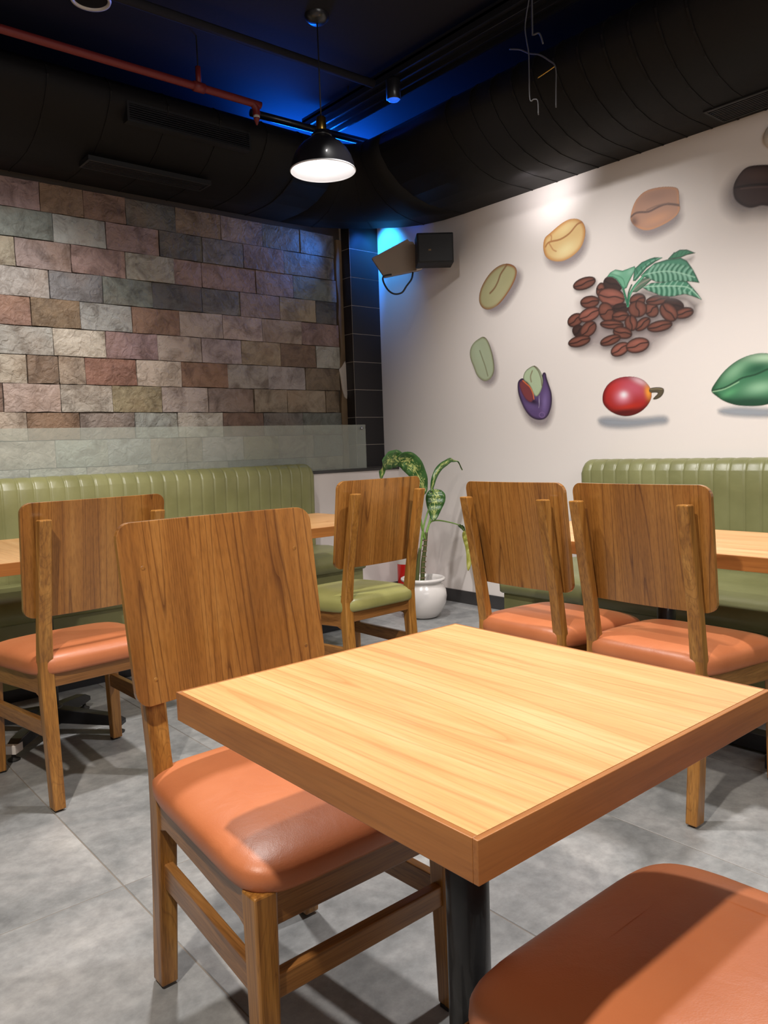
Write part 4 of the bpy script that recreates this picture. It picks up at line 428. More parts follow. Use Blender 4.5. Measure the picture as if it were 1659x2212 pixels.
('painted_leaves','sprig of green coffee leaves painted over the bean heap',(('S',((2.129,1.866),(2.177,1.879),(2.259,1.849),(2.417,1.807),(2.482,1.757),(2.471,1.733),(2.428,1.786),(2.259,1.833),(2.177,1.863)),(110,100,100),.02,.7),('S',((2.417,1.994),(2.46,1.997),(2.449,1.982)),(130,122,122),.02,.7),('S',((2.171,1.885),(2.224,1.899),(2.282,1.892),(2.356,1.889),(2.422,1.872),(2.455,1.834),(2.482,1.799),(2.502,1.767),(2.455,1.794),(2.411,1.811),(2.339,1.81),(2.282,1.822),(2.242,1.844),(2.195,1.868)),(120,110,108),.03,.5),('F',((1.958,1.993),(1.98,2.013),(2.012,2.022),(2.056,2.007),(2.13,2.017),(2.136,2.002),(2.117,1.974),(2.092,1.936),(2.08,1.911),(2.058,1.91),(2.043,1.934),(2.018,1.968),(1.993,1.985)),(104,164,134),(50,116,86),.01,.002),('L',((1.98,2.005),(2.018,1.99),(2.059,1.963),(2.074,1.912)),.004,(60,120,90),.003,0),('B',(2.105,1.992),(.0188,.0101),(.0097,-.012),(132,180,156),.8,0),('B',(2.018,2.003),(.0247,-.0084),(-.0021,-.0092),(150,195,170),.7,0),('F',((2.12,1.942),(2.125,1.978),(2.13,2.003),(2.172,2.029),(2.219,2.038),(2.248,2.04),(2.294,2.029),(2.254,2.018),(2.201,1.995),(2.166,1.965),(2.135,1.939)),(62,128,100),(28,86,62),.012,.002),('L',((2.129,1.95),(2.172,1.99),(2.231,2.023),(2.289,2.03)),.004,(132,180,156),.003,0),('L',((2.148,1.974),(2.142,1.996)),.006,(28,86,62),.005,0),('L',((2.175,1.987),(2.169,2.005)),.006,(28,86,62),.005,0),('L',((2.201,2),(2.196,2.015)),.006,(28,86,62),.005,0),('L',((2.228,2.013),(2.222,2.024)),.006,(28,86,62),.005,0),('L',((2.254,2.026),(2.248,2.033)),.006,(28,86,62),.005,0),('F',((2.323,2.015),(2.351,2.037),(2.39,2.049),(2.428,2.042),(2.474,2.016),(2.428,2.016),(2.395,2.01),(2.362,2.012)),(52,120,88),(22,70,48),.008,.002),('L',((2.348,2.02),(2.359,2.043)),.004,(28,86,62),.003,0),('L',((2.371,2.02),(2.382,2.039)),.004,(28,86,62),.003,0),('L',((2.395,2.021),(2.406,2.035)),.004,(28,86,62),.003,0),('L',((2.417,2.021),(2.428,2.032)),.004,(28,86,62),.003,0),('L',((2.44,2.021),(2.451,2.028)),.004,(28,86,62),.003,0),('F',((2.166,1.96),(2.201,1.984),(2.248,2.009),(2.317,2.014),(2.395,2.008),(2.428,1.986),(2.455,1.946),(2.476,1.907),(2.495,1.865),(2.449,1.88),(2.395,1.892),(2.328,1.899),(2.259,1.911),(2.207,1.942)),(62,128,100),(28,86,62),.012,.002),('L',((2.214,1.962),(2.223,1.979),(2.241,1.996)),.01,(132,180,156),.01,'p'),('L',((2.229,1.957),(2.238,1.976),(2.257,1.99)),.006,(28,86,62),.006,'p'),('L',((2.214,1.962),(2.225,1.939),(2.226,1.903)),.011,(132,180,156),.01,'p'),('L',((2.229,1.959),(2.239,1.937),(2.24,1.9)),.007,(28,86,62),.006,'p'),('L',((2.243,1.962),(2.252,1.979),(2.269,1.995)),.01,(132,180,156),.01,'p'),('L',((2.258,1.958),(2.267,1.976),(2.285,1.99)),.006,(28,86,62),.006,'p'),('L',((2.243,1.962),(2.254,1.94),(2.255,1.903)),.011,(132,180,156),.01,'p'),('L',((2.258,1.96),(2.268,1.937),(2.269,1.901)),.007,(28,86,62),.006,'p'),('L',((2.272,1.961),(2.28,1.977),(2.298,1.992)),.01,(132,180,156),.01,'p'),('L',((2.286,1.956),(2.295,1.975),(2.313,1.989)),.006,(28,86,62),.006,'p'),('L',((2.272,1.961),(2.282,1.938),(2.283,1.902)),.011,(132,180,156),.01,'p'),('L',((2.286,1.958),(2.296,1.936),(2.297,1.899)),.007,(28,86,62),.006,'p'),('L',((2.3,1.958),(2.308,1.974),(2.326,1.988)),.01,(132,180,156),.01,'p'),('L',((2.314,1.953),(2.323,1.971),(2.341,1.986)),.006,(28,86,62),.006,'p'),('L',((2.3,1.958),(2.31,1.935),(2.311,1.899)),.011,(132,180,156),.01,'p'),('L',((2.314,1.955),(2.324,1.933),(2.325,1.897)),.007,(28,86,62),.006,'p'),('L',((2.328,1.953),(2.336,1.969),(2.353,1.982)),.01,(132,180,156),.01,'p'),('L',((2.342,1.948),(2.351,1.966),(2.369,1.98)),.006,(28,86,62),.006,'p'),('L',((2.328,1.953),(2.338,1.93),(2.339,1.894)),.011,(132,180,156),.01,'p'),('L',((2.342,1.95),(2.352,1.928),(2.353,1.892)),.007,(28,86,62),.006,'p'),('L',((2.356,1.945),(2.364,1.962),(2.381,1.973)),.01,(132,180,156),.01,'p'),('L',((2.37,1.941),(2.378,1.959),(2.396,1.973)),.006,(28,86,62),.006,'p'),('L',((2.356,1.945),(2.366,1.923),(2.367,1.887)),.011,(132,180,156),.01,'p'),('L',((2.37,1.943),(2.379,1.921),(2.381,1.885)),.007,(28,86,62),.006,'p'),('L',((2.383,1.936),(2.391,1.952),(2.408,1.963)),.01,(132,180,156),.01,'p'),('L',((2.397,1.931),(2.405,1.949),(2.423,1.963)),.006,(28,86,62),.006,'p'),('L',((2.383,1.936),(2.393,1.914),(2.394,1.878)),.011,(132,180,156),.01,'p'),('L',((2.397,1.933),(2.406,1.911),(2.408,1.876)),.007,(28,86,62),.006,'p'),('L',((2.41,1.924),(2.418,1.94),(2.435,1.95)),.01,(132,180,156),.01,'p'),('L',((2.424,1.92),(2.432,1.938),(2.45,1.952)),.006,(28,86,62),.006,'p'),('L',((2.41,1.924),(2.42,1.902),(2.421,1.867)),.011,(132,180,156),.01,'p'),('L',((2.424,1.922),(2.433,1.9),(2.435,1.865)),.007,(28,86,62),.006,'p'),('L',((2.437,1.912),(2.445,1.928),(2.462,1.937)),.01,(132,180,156),.01,'p'),('L',((2.451,1.908),(2.459,1.926),(2.476,1.94)),.006,(28,86,62),.006,'p'),('L',((2.437,1.912),(2.447,1.89),(2.448,1.855)),.011,(132,180,156),.01,'p'),('L',((2.451,1.91),(2.46,1.888),(2.462,1.853)),.007,(28,86,62),.006,'p'),('L',((2.178,1.96),(2.221,1.962),(2.265,1.961),(2.307,1.957),(2.349,1.947),(2.39,1.933),(2.431,1.915),(2.471,1.896)),.005,(150,195,170),.003,'p'),('F',((2.177,1.897),(2.23,1.911),(2.288,1.903),(2.362,1.901),(2.428,1.884),(2.46,1.845),(2.487,1.811),(2.507,1.779),(2.46,1.805),(2.417,1.823),(2.345,1.822),(2.288,1.834),(2.248,1.856),(2.201,1.88)),(62,128,100),(28,86,62),.01,.002),('L',((2.207,1.897),(2.214,1.875),(2.211,1.849)),.01,(132,180,156),.009,'p'),('L',((2.222,1.894),(2.229,1.872),(2.227,1.847)),.006,(28,86,62),.005,'p'),('L',((2.207,1.897),(2.22,1.911),(2.232,1.921)),.007,(132,180,156),.006,'p'),('L',((2.237,1.892),(2.244,1.87),(2.242,1.844)),.01,(132,180,156),.009,'p'),('L',((2.252,1.889),(2.259,1.867),(2.257,1.842)),.006,(28,86,62),.005,'p'),('L',((2.237,1.892),(2.25,1.905),(2.262,1.916)),.007,(132,180,156),.006,'p'),('L',((2.267,1.887),(2.274,1.865),(2.272,1.839)),.01,(132,180,156),.009,'p'),('L',((2.282,1.884),(2.289,1.862),(2.287,1.837)),.006,(28,86,62),.005,'p'),('L',((2.267,1.887),(2.28,1.9),(2.292,1.911)),.007,(132,180,156),.006,'p'),('L',((2.297,1.881),(2.304,1.859),(2.302,1.834)),.01,(132,180,156),.009,'p'),('L',((2.312,1.879),(2.319,1.857),(2.317,1.832)),.006,(28,86,62),.005,'p'),('L',((2.297,1.881),(2.31,1.895),(2.321,1.905)),.007,(132,180,156),.006,'p'),('L',((2.327,1.876),(2.333,1.855),(2.331,1.829)),.01,(132,180,156),.009,'p'),('L',((2.341,1.874),(2.348,1.852),(2.346,1.827)),.006,(28,86,62),.005,'p'),('L',((2.327,1.876),(2.339,1.889),(2.35,1.9)),.007,(132,180,156),.006,'p'),('L',((2.356,1.871),(2.363,1.849),(2.36,1.824)),.01,(132,180,156),.009,'p'),('L',((2.37,1.869),(2.377,1.847),(2.375,1.822)),.006,(28,86,62),.005,'p'),('L',((2.356,1.871),(2.368,1.884),(2.379,1.895)),.007,(132,180,156),.006,'p'),('L',((2.385,1.855),(2.392,1.833),(2.389,1.808)),.01,(132,180,156),.009,'p'),('L',((2.399,1.852),(2.406,1.831),(2.404,1.806)),.006,(28,86,62),.005,'p'),('L',((2.385,1.855),(2.397,1.868),(2.408,1.879)),.007,(132,180,156),.006,'p'),('L',((2.413,1.839),(2.42,1.817),(2.418,1.793)),.01,(132,180,156),.009,'p'),('L',((2.428,1.836),(2.434,1.815),(2.432,1.79)),.006,(28,86,62),.005,'p'),('L',((2.413,1.839),(2.425,1.852),(2.436,1.863)),.007,(132,180,156),.006,'p'),('L',((2.442,1.823),(2.448,1.802),(2.446,1.777)),.01,(132,180,156),.009,'p'),('L',((2.456,1.821),(2.462,1.799),(2.46,1.775)),.006,(28,86,62),.005,'p'),('L',((2.442,1.823),(2.454,1.836),(2.464,1.847)),.007,(132,180,156),.006,'p'),('L',((2.18,1.898),(2.248,1.891),(2.345,1.875),(2.428,1.855),(2.471,1.819),(2.505,1.78)),.005,(165,205,180),.003,'p'),('F',((2.111,1.885),(2.129,1.919),(2.165,1.939),(2.201,1.945),(2.23,1.929),(2.189,1.903),(2.141,1.879)),(88,112,92),(28,86,62),.008,.002),('L',((2.123,1.893),(2.165,1.918),(2.219,1.934)),.006,(150,140,130),.006,0),('L',((2.058,1.915),(2.07,1.875),(2.088,1.813)),.012,(48,120,88),.003,0),('L',((2.186,1.956),(2.141,1.922),(2.111,1.89),(2.092,1.85),(2.088,1.813)),.014,(60,140,104),.003,0),('L',((2.111,1.922),(2.092,1.882),(2.087,1.819)),.008,(28,90,62),.003,0),('L',((2.177,1.95),(2.129,1.905),(2.101,1.867)),.004,(120,180,150),.002,0))),
]
# ---------------------------------------------------------------- round-nosed black ducts along both walls
PROF = [(.0, 2.605), (.22, 2.600), (.34, 2.606), (.46, 2.632), (.57, 2.68), (.66, 2.75), (.715, 2.82), (.73, 2.87), (.715, 2.92), (.66, 2.965), (.55, 3.0), (.40, 3.02), (.0, 3.02)]
def dpt(Op, Ip, d, z): return (Op[0] + (Ip[0] - Op[0]) * d / .73, Op[1] + (Ip[1] - Op[1]) * d / .73, z)
def ring(st, k=1.0):
    return [dpt(st[0], st[1], (d * k if d > 0 else 0), 2.875 + (z - 2.875) * k + st[2] * (3.02 - z) / .42) for d, z in PROF]
def straight_back(x): return ((x, YS - .030), (x, YS - .732), .038)
def straight_right(y): return ((XW - .002, y), (XW - .732, y), -.012)
elbow = [straight_back(3.02), ((3.26, 4.545), (3.05, 3.862), .034), ((3.44, 4.44), (3.07, 3.850), .026), ((3.60, 4.30), (3.085, 3.835), .018), ((3.74, 4.14), (3.092, 3.81), .010), ((3.800, 3.98), (3.093, 3.77), .0), ((3.82, 3.80), (3.093, 3.70), -.008), straight_right(3.60)]
duct = empty('air_duct', (3.3, 4.1, 2.6), 0, 'fat round-nosed black air duct turning the corner above the brick wall and mural', 'duct')
def dloft(name, sts, mat, k=1.0, smooth=True):
    secs = [[(p[0] - 3.3, p[1] - 4.1, p[2] - 2.6) for p in ring(s, k)] for s in sts]
    o = loft(name, secs, mat, duct, 0, smooth); 
    return o
xs = list(np.linspace(-2.95, 3.02, 14)); 
dloft('duct_run', [straight_back(x) for x in xs], 'black_paint')
dloft('duct_elbow', elbow, 'black_paint', 1.002)
dloft('duct_run', [straight_right(y) for y in np.linspace(3.60, -2.9, 14)], 'black_paint')
def seam(a, b, k=1.008):
    dloft('duct_seam', [a, b], 'black_paint', k, False)
for y in (1.68, 1.81, 1.94, 2.07, 2.20, 2.33, 2.46, 2.59, 2.73, 2.87, 3.05): seam(straight_right(y - .005), straight_right(y + .005))
for x in (2.75, 2.5, 2.2, 1.9, 1.6, 1.3, 1.0): seam(straight_back(x - .004), straight_back(x + .004), 1.008)
def mid(a, b, t): return tuple(tuple(a[i][j] * (1 - t) + b[i][j] * t for j in (0, 1)) for i in (0, 1)) + (a[2] * (1 - t) + b[2] * t,)
for i in (1, 3, 5): seam(mid(elbow[i], elbow[i+1], .0), mid(elbow[i], elbow[i+1], .06))
# grilles on the duct
def grille(name, lo, hi, n, axis, label, sub):
    e = empty(name, lo, 0, label, 'air grille'); s = [h - l for l, h in zip(lo, hi)]
    bm = bmesh.new(); f = .012
    if sub == 'flat':      # lies in the horizontal plane below the duct
        bx(bm, 0, 0, 0, s[0], f, s[2]); bx(bm, 0, s[1]-f, 0, s[0], s[1], s[2]); bx(bm, 0, f, 0, f, s[1]-f, s[2]); bx(bm, s[0]-f, f, 0, s[0], s[1]-f, s[2])
    else:
        bx(bm, 0, 0, 0, s[0], s[1], f); bx(bm, 0, 0, s[2]-f, s[0], s[1], s[2]); bx(bm, 0, 0, f, f, s[1], s[2]-f); bx(bm, s[0]-f, 0, f, s[0], s[1], s[2]-f)
    obj('grille_frame', from_bm('grille_frame', bm, False), 'grille', e)
    for i in range(n):
        t = (i + .5) / n
        if sub == 'flat' and axis == 0: box('slat', (f, f + (s[1]-2*f) * t - .004, .002), (s[0]-f, f + (s[1]-2*f) * t + .004, s[2]-.002), 'black_metal', e)
        elif sub == 'flat': box('slat', (f + (s[0]-2*f) * t - .004, f, .002), (f + (s[0]-2*f) * t + .004, s[1]-f, s[2]-.002), 'black_metal', e)
        else: box('slat', (f, .002, f + (s[2]-2*f) * t - .003), (s[0]-f, s[1]-.004, f + (s[2]-2*f) * t + .003), 'black_metal', e)
    return e
grille('ceiling_diffuser', (1.56, 4.11, 2.622), (2.26, 4.25, 2.646), 6, 0, 'long flat black diffuser under the duct over the brick wall', 'flat')
grille('ceiling_diffuser', (3.58, 1.05, 2.582), (3.77, 1.86, 2.606), 9, 1, 'black slatted diffuser under the duct above the painted wall', 'flat')
gs = grille('side_grille', (1.68, 3.872, 2.765), (2.39, 3.925, 2.865), 7, 0, 'dark slatted grille in the curved side of the duct', 'side')
# ---------------------------------------------------------------- ceiling services
rp = empty('sprinkler_pipe', (1.0, 3.715, 2.95), 0, 'red sprinkler pipe running under the dark ceiling', 'pipe')
tube_obj('pipe', smooth_path([(-3.9, 0, 0), (0, 0, 0), (1.25, 0, 0), (1.315, 0, -.005), (1.335, 0, -.03), (1.335, 0, -.06)], 5), .019, 'red_pipe', rp, 12)
bm = bmesh.new(); tube(bm, [(1.0, 0, 0), (1.0, 0, .10)], .014, 10); tube(bm, [(.97, 0, 0), (1.03, 0, 0)], .025, 12); obj('pipe_tee', from_bm('pipe_tee', bm), 'red_pipe', rp, True)
bm = bmesh.new(); tube(bm, [(1.0, 0, .08), (1.0, 0, ZC - 2.95)], .004, 6); obj('hanger_rod', from_bm('hanger_rod', bm), 'dark_wire', rp)
o = lathe('sprinkler_head', [(.0, -.11), (.006, -.105), (.012, -.085), (.016, -.082), (.016, -.058), (.0, -.056)], 'red_pipe', rp, 16, (1.335, 0))
o = lathe('white_ring', [(.0175, -.072), (.0175, -.060), (.0165, -.060)], 'white_plastic', rp, 16, (1.335, 0)); o['label'] = 'white ring'
tag(tube_obj('conduit', [(-3., 3.47, 3.10), (.0, 3.47, 3.10), (2.915, 3.42, 3.10)], .022, 'black_ceiling', None, 10), 'straight grey-black conduit crossing the ceiling up to the tray', 'conduit')
tag(tube_obj('conduit', [(2.52, 4.07, 3.07), (3.0, 4.05, 3.07), (3.50, 4.02, 3.07)], .022, 'lamp_black', None, 10), 'short black conduit behind the lamp, running to the right-hand duct', 'conduit')
tr = empty('cable_tray', (3.05, 3.0, 3.10), 0, 'long black cable tray with two thin rails under the ceiling', 'cable tray')
box('tray_base', (-.11, -6.0, .03), (.11, 1.15, .045), 'black_metal', tr)
for x in (-.11, .098): box('tray_side', (x, -6.0, .0), (x + .012, 1.15, .06), 'black_metal', tr)
for x in (-.035, .04): box('rail', (x, -6.0, .005), (x + .014, 1.15, .03), 'steel' if 0 else 'lamp_black', tr, .002)
for y in (-4.5, -2.5, -.9, .7): tube_obj('hanger_rod', [(-.09, y, .04), (-.09, y, ZC - 3.10)], .004, 'dark_wire', tr, 6)
sp_ = empty('spotlight', (2.96, 3.305, 2.985), 0, 'small black ceiling spotlight with a blue glass lens on the tray', 'spotlight')
lathe('spotlight_housing', [(.0, .11), (.034, .11), (.040, .10), (.040, .004), (.036, .0)], 'lamp_black', sp_, 28)
lathe('spotlight_lens', [(.037, .004), (.028, -.004), (.012, -.008), (.0, -.009)], 'blue_lens', sp_, 28)['label'] = 'blue glass lens'
tube_obj('spotlight_bracket', [(.0, .0, .10), (.0, 0, .14)], .01, 'lamp_black', sp_, 8)
def wire(pts, r, label, mat='dark_wire'):
    return tag(tube_obj('loose_wire', smooth_path(pts, 5), r, mat, None, 6), label, 'wire')
wire([(2.95, 2.352, 3.10), (2.95, 2.379, 2.99), (2.95, 2.372, 2.918), (2.95, 2.362, 2.861), (2.95, 2.361, 2.769), (2.95, 2.358, 2.657), (2.95, 2.335, 2.65), (2.95, 2.314, 2.635), (2.95, 2.312, 2.574)], .003, 'thin grey wire dangling with a hooked end below the tray', 'grey_wire')
wire([(2.96, 2.481, 2.928), (2.962, 2.42, 2.902), (2.962, 2.367, 2.865), (2.95, 2.302, 2.831), (2.95, 2.251, 2.788), (2.95, 2.214, 2.744), (2.95, 2.213, 2.655), (2.95, 2.214, 2.573)], .0035, 'long loose wire arching over and hanging straight down beside the hooked one', 'grey_wire')
wire([(2.96, 2.345, 3.10), (2.95, 2.338, 2.95), (2.95, 2.334, 2.93), (2.95, 2.30, 2.922), (2.95, 2.28, 2.87)], .004, 'short curled wire end just under the tray', 'grey_wire')
wire([(2.95, 2.313, 2.735), (2.95, 2.265, 2.742), (2.95, 2.215, 2.75)], .003, 'tiny brass-coloured wire stub between the two hanging wires', 'brass')
rl = tag(lathe('recessed_light', [(.075, 0), (.078, -.008), (.088, -.010), (.092, 0)], 'white_plastic', None, 40), 'pale ring of a recessed ceiling light at the top edge', 'ceiling light'); rl.location = (1.465, 3.710, ZC)
box_ = None
# ---------------------------------------------------------------- pendant lamp
LX, LY, LZ = 2.381, 3.199, 2.467
pl = empty('pendant_lamp', (LX, LY, LZ), 0, 'black dome pendant lamp with white inside and brass neck, lit', 'lamp')
outer = [(.150, .0), (.149, .008), (.145, .030), (.134, .062), (.116, .092), (.092, .118), (.064, .138), (.046, .148), (.044, .156), (.040, .168), (.036, .176), (.0, .178)]
lathe('lamp_shade', outer, 'lamp_black', pl, 56)
lathe('shade_lining', [(.150, -.001), (.1465, .003), (.1435, .028), (.1325, .058), (.1145, .088), (.090, .114), (.062, .134), (.030, .144), (.0, .145)], 'lamp_white', pl, 56)['label'] = 'white enamel inside'
lathe('shade_rim', [(.1505, -.004), (.1535, .0), (.1505, .004), (.1480, .0), (.1505, -.004)], 'lamp_white', pl, 56)['label'] = 'white rim'
lathe('lamp_collar', [(.044, .150), (.048, .153), (.048, .160), (.040, .166)], 'lamp_black', pl, 32)
lathe('lamp_neck', [(.0, .176), (.021, .176), (.023, .182), (.023, .236), (.020, .240), (.0, .241)], 'brass', pl, 28)['label'] = 'brass neck'
bb = lathe('bulb', [(.0, .022), (.012, .024), (.022, .034), (.026, .050), (.022, .066), (.013, .082), (.011, .105), (.0, .110)], 'bulb', pl, 24)
tube_obj('cord', [(0, 0, .24), (0, 0, (ZC - LZ) / 1.065)], .0035, 'dark_wire', pl, 6)
lathe('ceiling_rose', [(.0, -.035), (.035, -.032), (.055, -.015), (.058, 0)], 'lamp_black', pl, 28).location = (0, 0, (ZC - LZ) / 1.065)
pl.scale = (1.065,) * 3
l = bpy.data.lights.new('pendant_light', 'POINT'); l.energy = .06; l.color = (1, .95, .92); l.shadow_soft_size = .03
lo = bpy.data.objects.new('pendant_light', l); C.objects.link(lo); lo.location = (LX, LY, LZ - .004)



# ---------------------------------------------------------------- speaker, beige box, smoke sensor on the wall
spk = empty('wall_speaker', (3.60, 3.665, 2.262), math.radians(-38), 'small black cube loudspeaker in the top corner of the mural wall', 'speaker')
box('cabinet', (-.118, -.005, .0), (.118, .15, .19), 'speaker', spk, .006)
box('speaker_grille', (-.110, -.012, .008), (.110, -.003, .182), 'speaker', spk, .004)
bm = bmesh.new(); tube(bm, [(.0, .14, .10), (.055, .20, .10)], .012, 8); obj('bracket', from_bm('bracket', bm), 'black_metal', spk)
box('badge', (-.045, -.0145, .075), (-.028, -.011, .085), 'plaster', spk)['label'] = 'small pale badge'
fb = [(3.43, 4.101, 2.36), (3.623, 3.951, 2.479), (3.631, 3.943, 2.463), (3.65, 3.926, 2.459), (3.659, 3.915, 2.431), (3.688, 3.875, 2.283), (3.665, 3.892, 2.269), (3.484, 4.041, 2.23)]
vd = Vector((.64, .765, -.0)).normalized() * .05
be = tag(loft('junction_box', [fb, [tuple(Vector(p) + vd) for p in fb]], 'beige_box', None, .003), 'beige metal box hanging tilted beside the black loudspeaker', 'box')
fl = [(3.64, 3.881, 2.327), (3.675, 3.851, 2.326), (3.661, 3.856, 2.271), (3.632, 3.88, 2.263)]
loft('box_tab', [fl, [tuple(Vector(p) + vd * .5) for p in fl]], 'white_wall', be)
tube_obj('mounting_arm', [(3.66, 4.03, 2.42), (3.822, 4.13, 2.42)], .012, 'black_metal', be, 8)
tube_obj('cable', smooth_path([(3.489, 3.971, 2.233), (3.448, 4.004, 2.223), (3.443, 4.005, 2.189), (3.462, 3.983, 2.133), (3.493, 3.954, 2.104), (3.531, 3.922, 2.111), (3.558, 3.904, 2.153), (3.587, 3.884, 2.198), (3.598, 3.88, 2.244)], 5), .006, 'dark_wire', be, 8)['label'] = 'black cable looping below'
sd = tag(lathe('smoke_sensor', [(.0, .030), (.020, .030), (.026, .024), (.040, .022), (.046, .016), (.054, .014), (.057, .0)], 'white_plastic', None, 40), 'round white sensor disc on the painted wall near the top right', 'sensor')
sd.rotation_euler = (0, -math.pi / 2, 0); sd.location = (XW, 1.632, 2.468)

# ---------------------------------------------------------------- mural
def s2l(a): 
    a = np.asarray(a, float) / 255.; return np.minimum(.92, 1.16 * np.where(a <= .04045, a / 12.92, ((a + .055) / 1.055) ** 2.4))
def inside(P, poly):
    x, y = P[:, 0], P[:, 1]; r = np.zeros(len(P), bool); n = len(poly)
    for i in range(n):
        x1, y1 = poly[i]; x2, y2 = poly[(i + 1) % n]
        if y1 == y2: continue
        c = ((y1 > y) != (y2 > y)) & (x < (x2 - x1) * (y - y1) / (y2 - y1) + x1); r ^= c
    return r
def pdist(P, pl_, closed):
    d = np.full(len(P), 9.); n = len(pl_)
    for i in range(n if closed else n - 1):
        a = np.array(pl_[i]); b = np.array(pl_[(i + 1) % n]); ab = b - a
        t = np.clip(((P - a) @ ab) / max(1e-12, ab @ ab), 0, 1); d = np.minimum(d, np.hypot(*(P - a - t[:, None] * ab).T))
    return d
def chaikin(p, n=2):
    for _ in range(n):
        q = []
        for i in range(len(p)):
            a, b = p[i], p[(i + 1) % len(p)]; q += [(a[0]*.75 + b[0]*.25, a[1]*.75 + b[1]*.25), (a[0]*.25 + b[0]*.75, a[1]*.25 + b[1]*.75)]
        p = q
    return p
def paint(name, label, layers, off):
    sharp = name == 'painted_leaves'
    pts = np.array([p for l in layers if l[0] in 'FS' for p in l[1]]); pad = max([l[3] for l in layers if l[0] == 'S'] + [0]) + .01
    lo_, hi_ = pts.min(0) - pad, pts.max(0) + pad; st = .0036
    nx, ny = (np.ceil((hi_ - lo_) / st)).astype(int) + 1
    gx, gy = np.meshgrid(lo_[0] + st * np.arange(nx), lo_[1] + st * np.arange(ny)); P = np.stack([gx.ravel(), gy.ravel()], 1)
    col = np.ones((len(P), 3)) * s2l((226, 216, 208)); al = np.zeros(len(P)); mask = np.zeros(len(P)); first = True
    def over(c, a):
        nonlocal al
        na = a + al * (1 - a); s = np.where(na > 1e-6, a / np.maximum(na, 1e-6), 0)[:, None]
        col[:] = col * (1 - s) + c * s; al = na
    for l in layers:
        k = l[0]
        if k in 'FS':
            poly = l[1] if (sharp or len(l[1]) > 13 and name == 'painted_bean_heap') else chaikin(l[1], 2 if k == 'F' else 1)
            r = l[3] if k == 'S' else (l[4] if False else .03)
            q = np.array(poly); a0, a1 = q.min(0) - pad, q.max(0) + pad
            idx = np.where((P[:, 0] > a0[0]) & (P[:, 0] < a1[0]) & (P[:, 1] > a0[1]) & (P[:, 1] < a1[1]))[0]
            sdv = np.full(len(P), -9.); Q = P[idx]; d = pdist(Q, poly, True); sdv[idx] = np.where(inside(Q, poly), d, -d)
            if k == 'F':
                _, _, c, ed, ew, soft = l; a = np.clip(sdv / soft * .5 + .5, 0, 1)
                t = np.clip(sdv / ew, 0, 1)[:, None] if ed else 1.
                t = t * t * (3 - 2 * t) if ed else t
                over(s2l(c) * t + (s2l(ed) * (1 - t) if ed else 0), a); mask = a
            else:
                _, _, c, bl, sg = l; over(s2l(c)[None, :].repeat(len(P), 0), np.clip(sdv / bl * .5 + .5, 0, 1) ** 1.3 * sg)
        elif k == 'L':
            _, pl_, w, c, soft, clip = l; q = np.array(pl_); a0, a1 = q.min(0) - .03, q.max(0) + .03
            idx = np.where((P[:, 0] > a0[0]) & (P[:, 0] < a1[0]) & (P[:, 1] > a0[1]) & (P[:, 1] < a1[1]))[0]
            pl2 = [tuple(v)[:2] for v in smooth_path([(x, y, 0) for x, y in pl_], 3)] if len(pl_) > 2 else pl_
            d = np.full(len(P), 9.); d[idx] = pdist(P[idx], pl2, False)
            a = np.clip((w * .5 + soft * .5 - d) / soft, 0, 1) * (mask if clip else 1.)
            over(s2l(c)[None, :].repeat(len(P), 0), a * .9)
        elif k == 'B':
            _, c0, a1, a2, c, sg, clip = l; Mi = np.linalg.inv(np.array([a1, a2]).T + 1e-9 * np.eye(2)); q = (P - np.array(c0)) @ Mi.T
            r2 = (q ** 2).sum(1); a = np.clip(np.exp(-r2 * 1.1), 0, 1) * sg * (mask if (clip or True) else 1.)
            over(s2l(c)[None, :].repeat(len(P), 0), a)
    al = al.reshape(ny, nx); keep = np.zeros((ny - 1, nx - 1), bool)
    for dy in (0, 1):
        for dx in (0, 1): keep |= al[dy:ny-1+dy, dx:nx-1+dx] > .01
    jj, ii = np.where(keep); b0 = jj * nx + ii
    faces = np.stack([b0, b0 + nx, b0 + nx + 1, b0 + 1], 1)
    used, inv = np.unique(faces, return_inverse=True); inv = inv.reshape(-1)
    me = bpy.data.meshes.new(name); me.vertices.add(len(used)); me.loops.add(len(inv)); me.polygons.add(len(faces))
    V = np.zeros((len(used), 3)); V[:, 0] = XW - off; V[:, 1] = 4.5 - P[used, 0]; V[:, 2] = P[used, 1]
    me.vertices.foreach_set('co', V.ravel()); me.loops.foreach_set('vertex_index', inv.astype(np.int32)); me.polygons.foreach_set('loop_start', (np.arange(len(faces)) * 4).astype(np.int32))
    me.update(calc_edges=True); me.validate()
    ca = me.color_attributes.new('paint', 'FLOAT_COLOR', 'POINT'); rgba = np.concatenate([col[used], al.ravel()[used, None]], 1).astype(np.float32); ca.data.foreach_set('color', rgba.ravel())
    o = obj(name, me, 'paint', wall_right); o['label'] = label
for i, (n_, lb, ls) in enumerate(MURAL): paint(n_, lb, ls, .0010 + .0008 * (n_ == 'painted_leaves'))

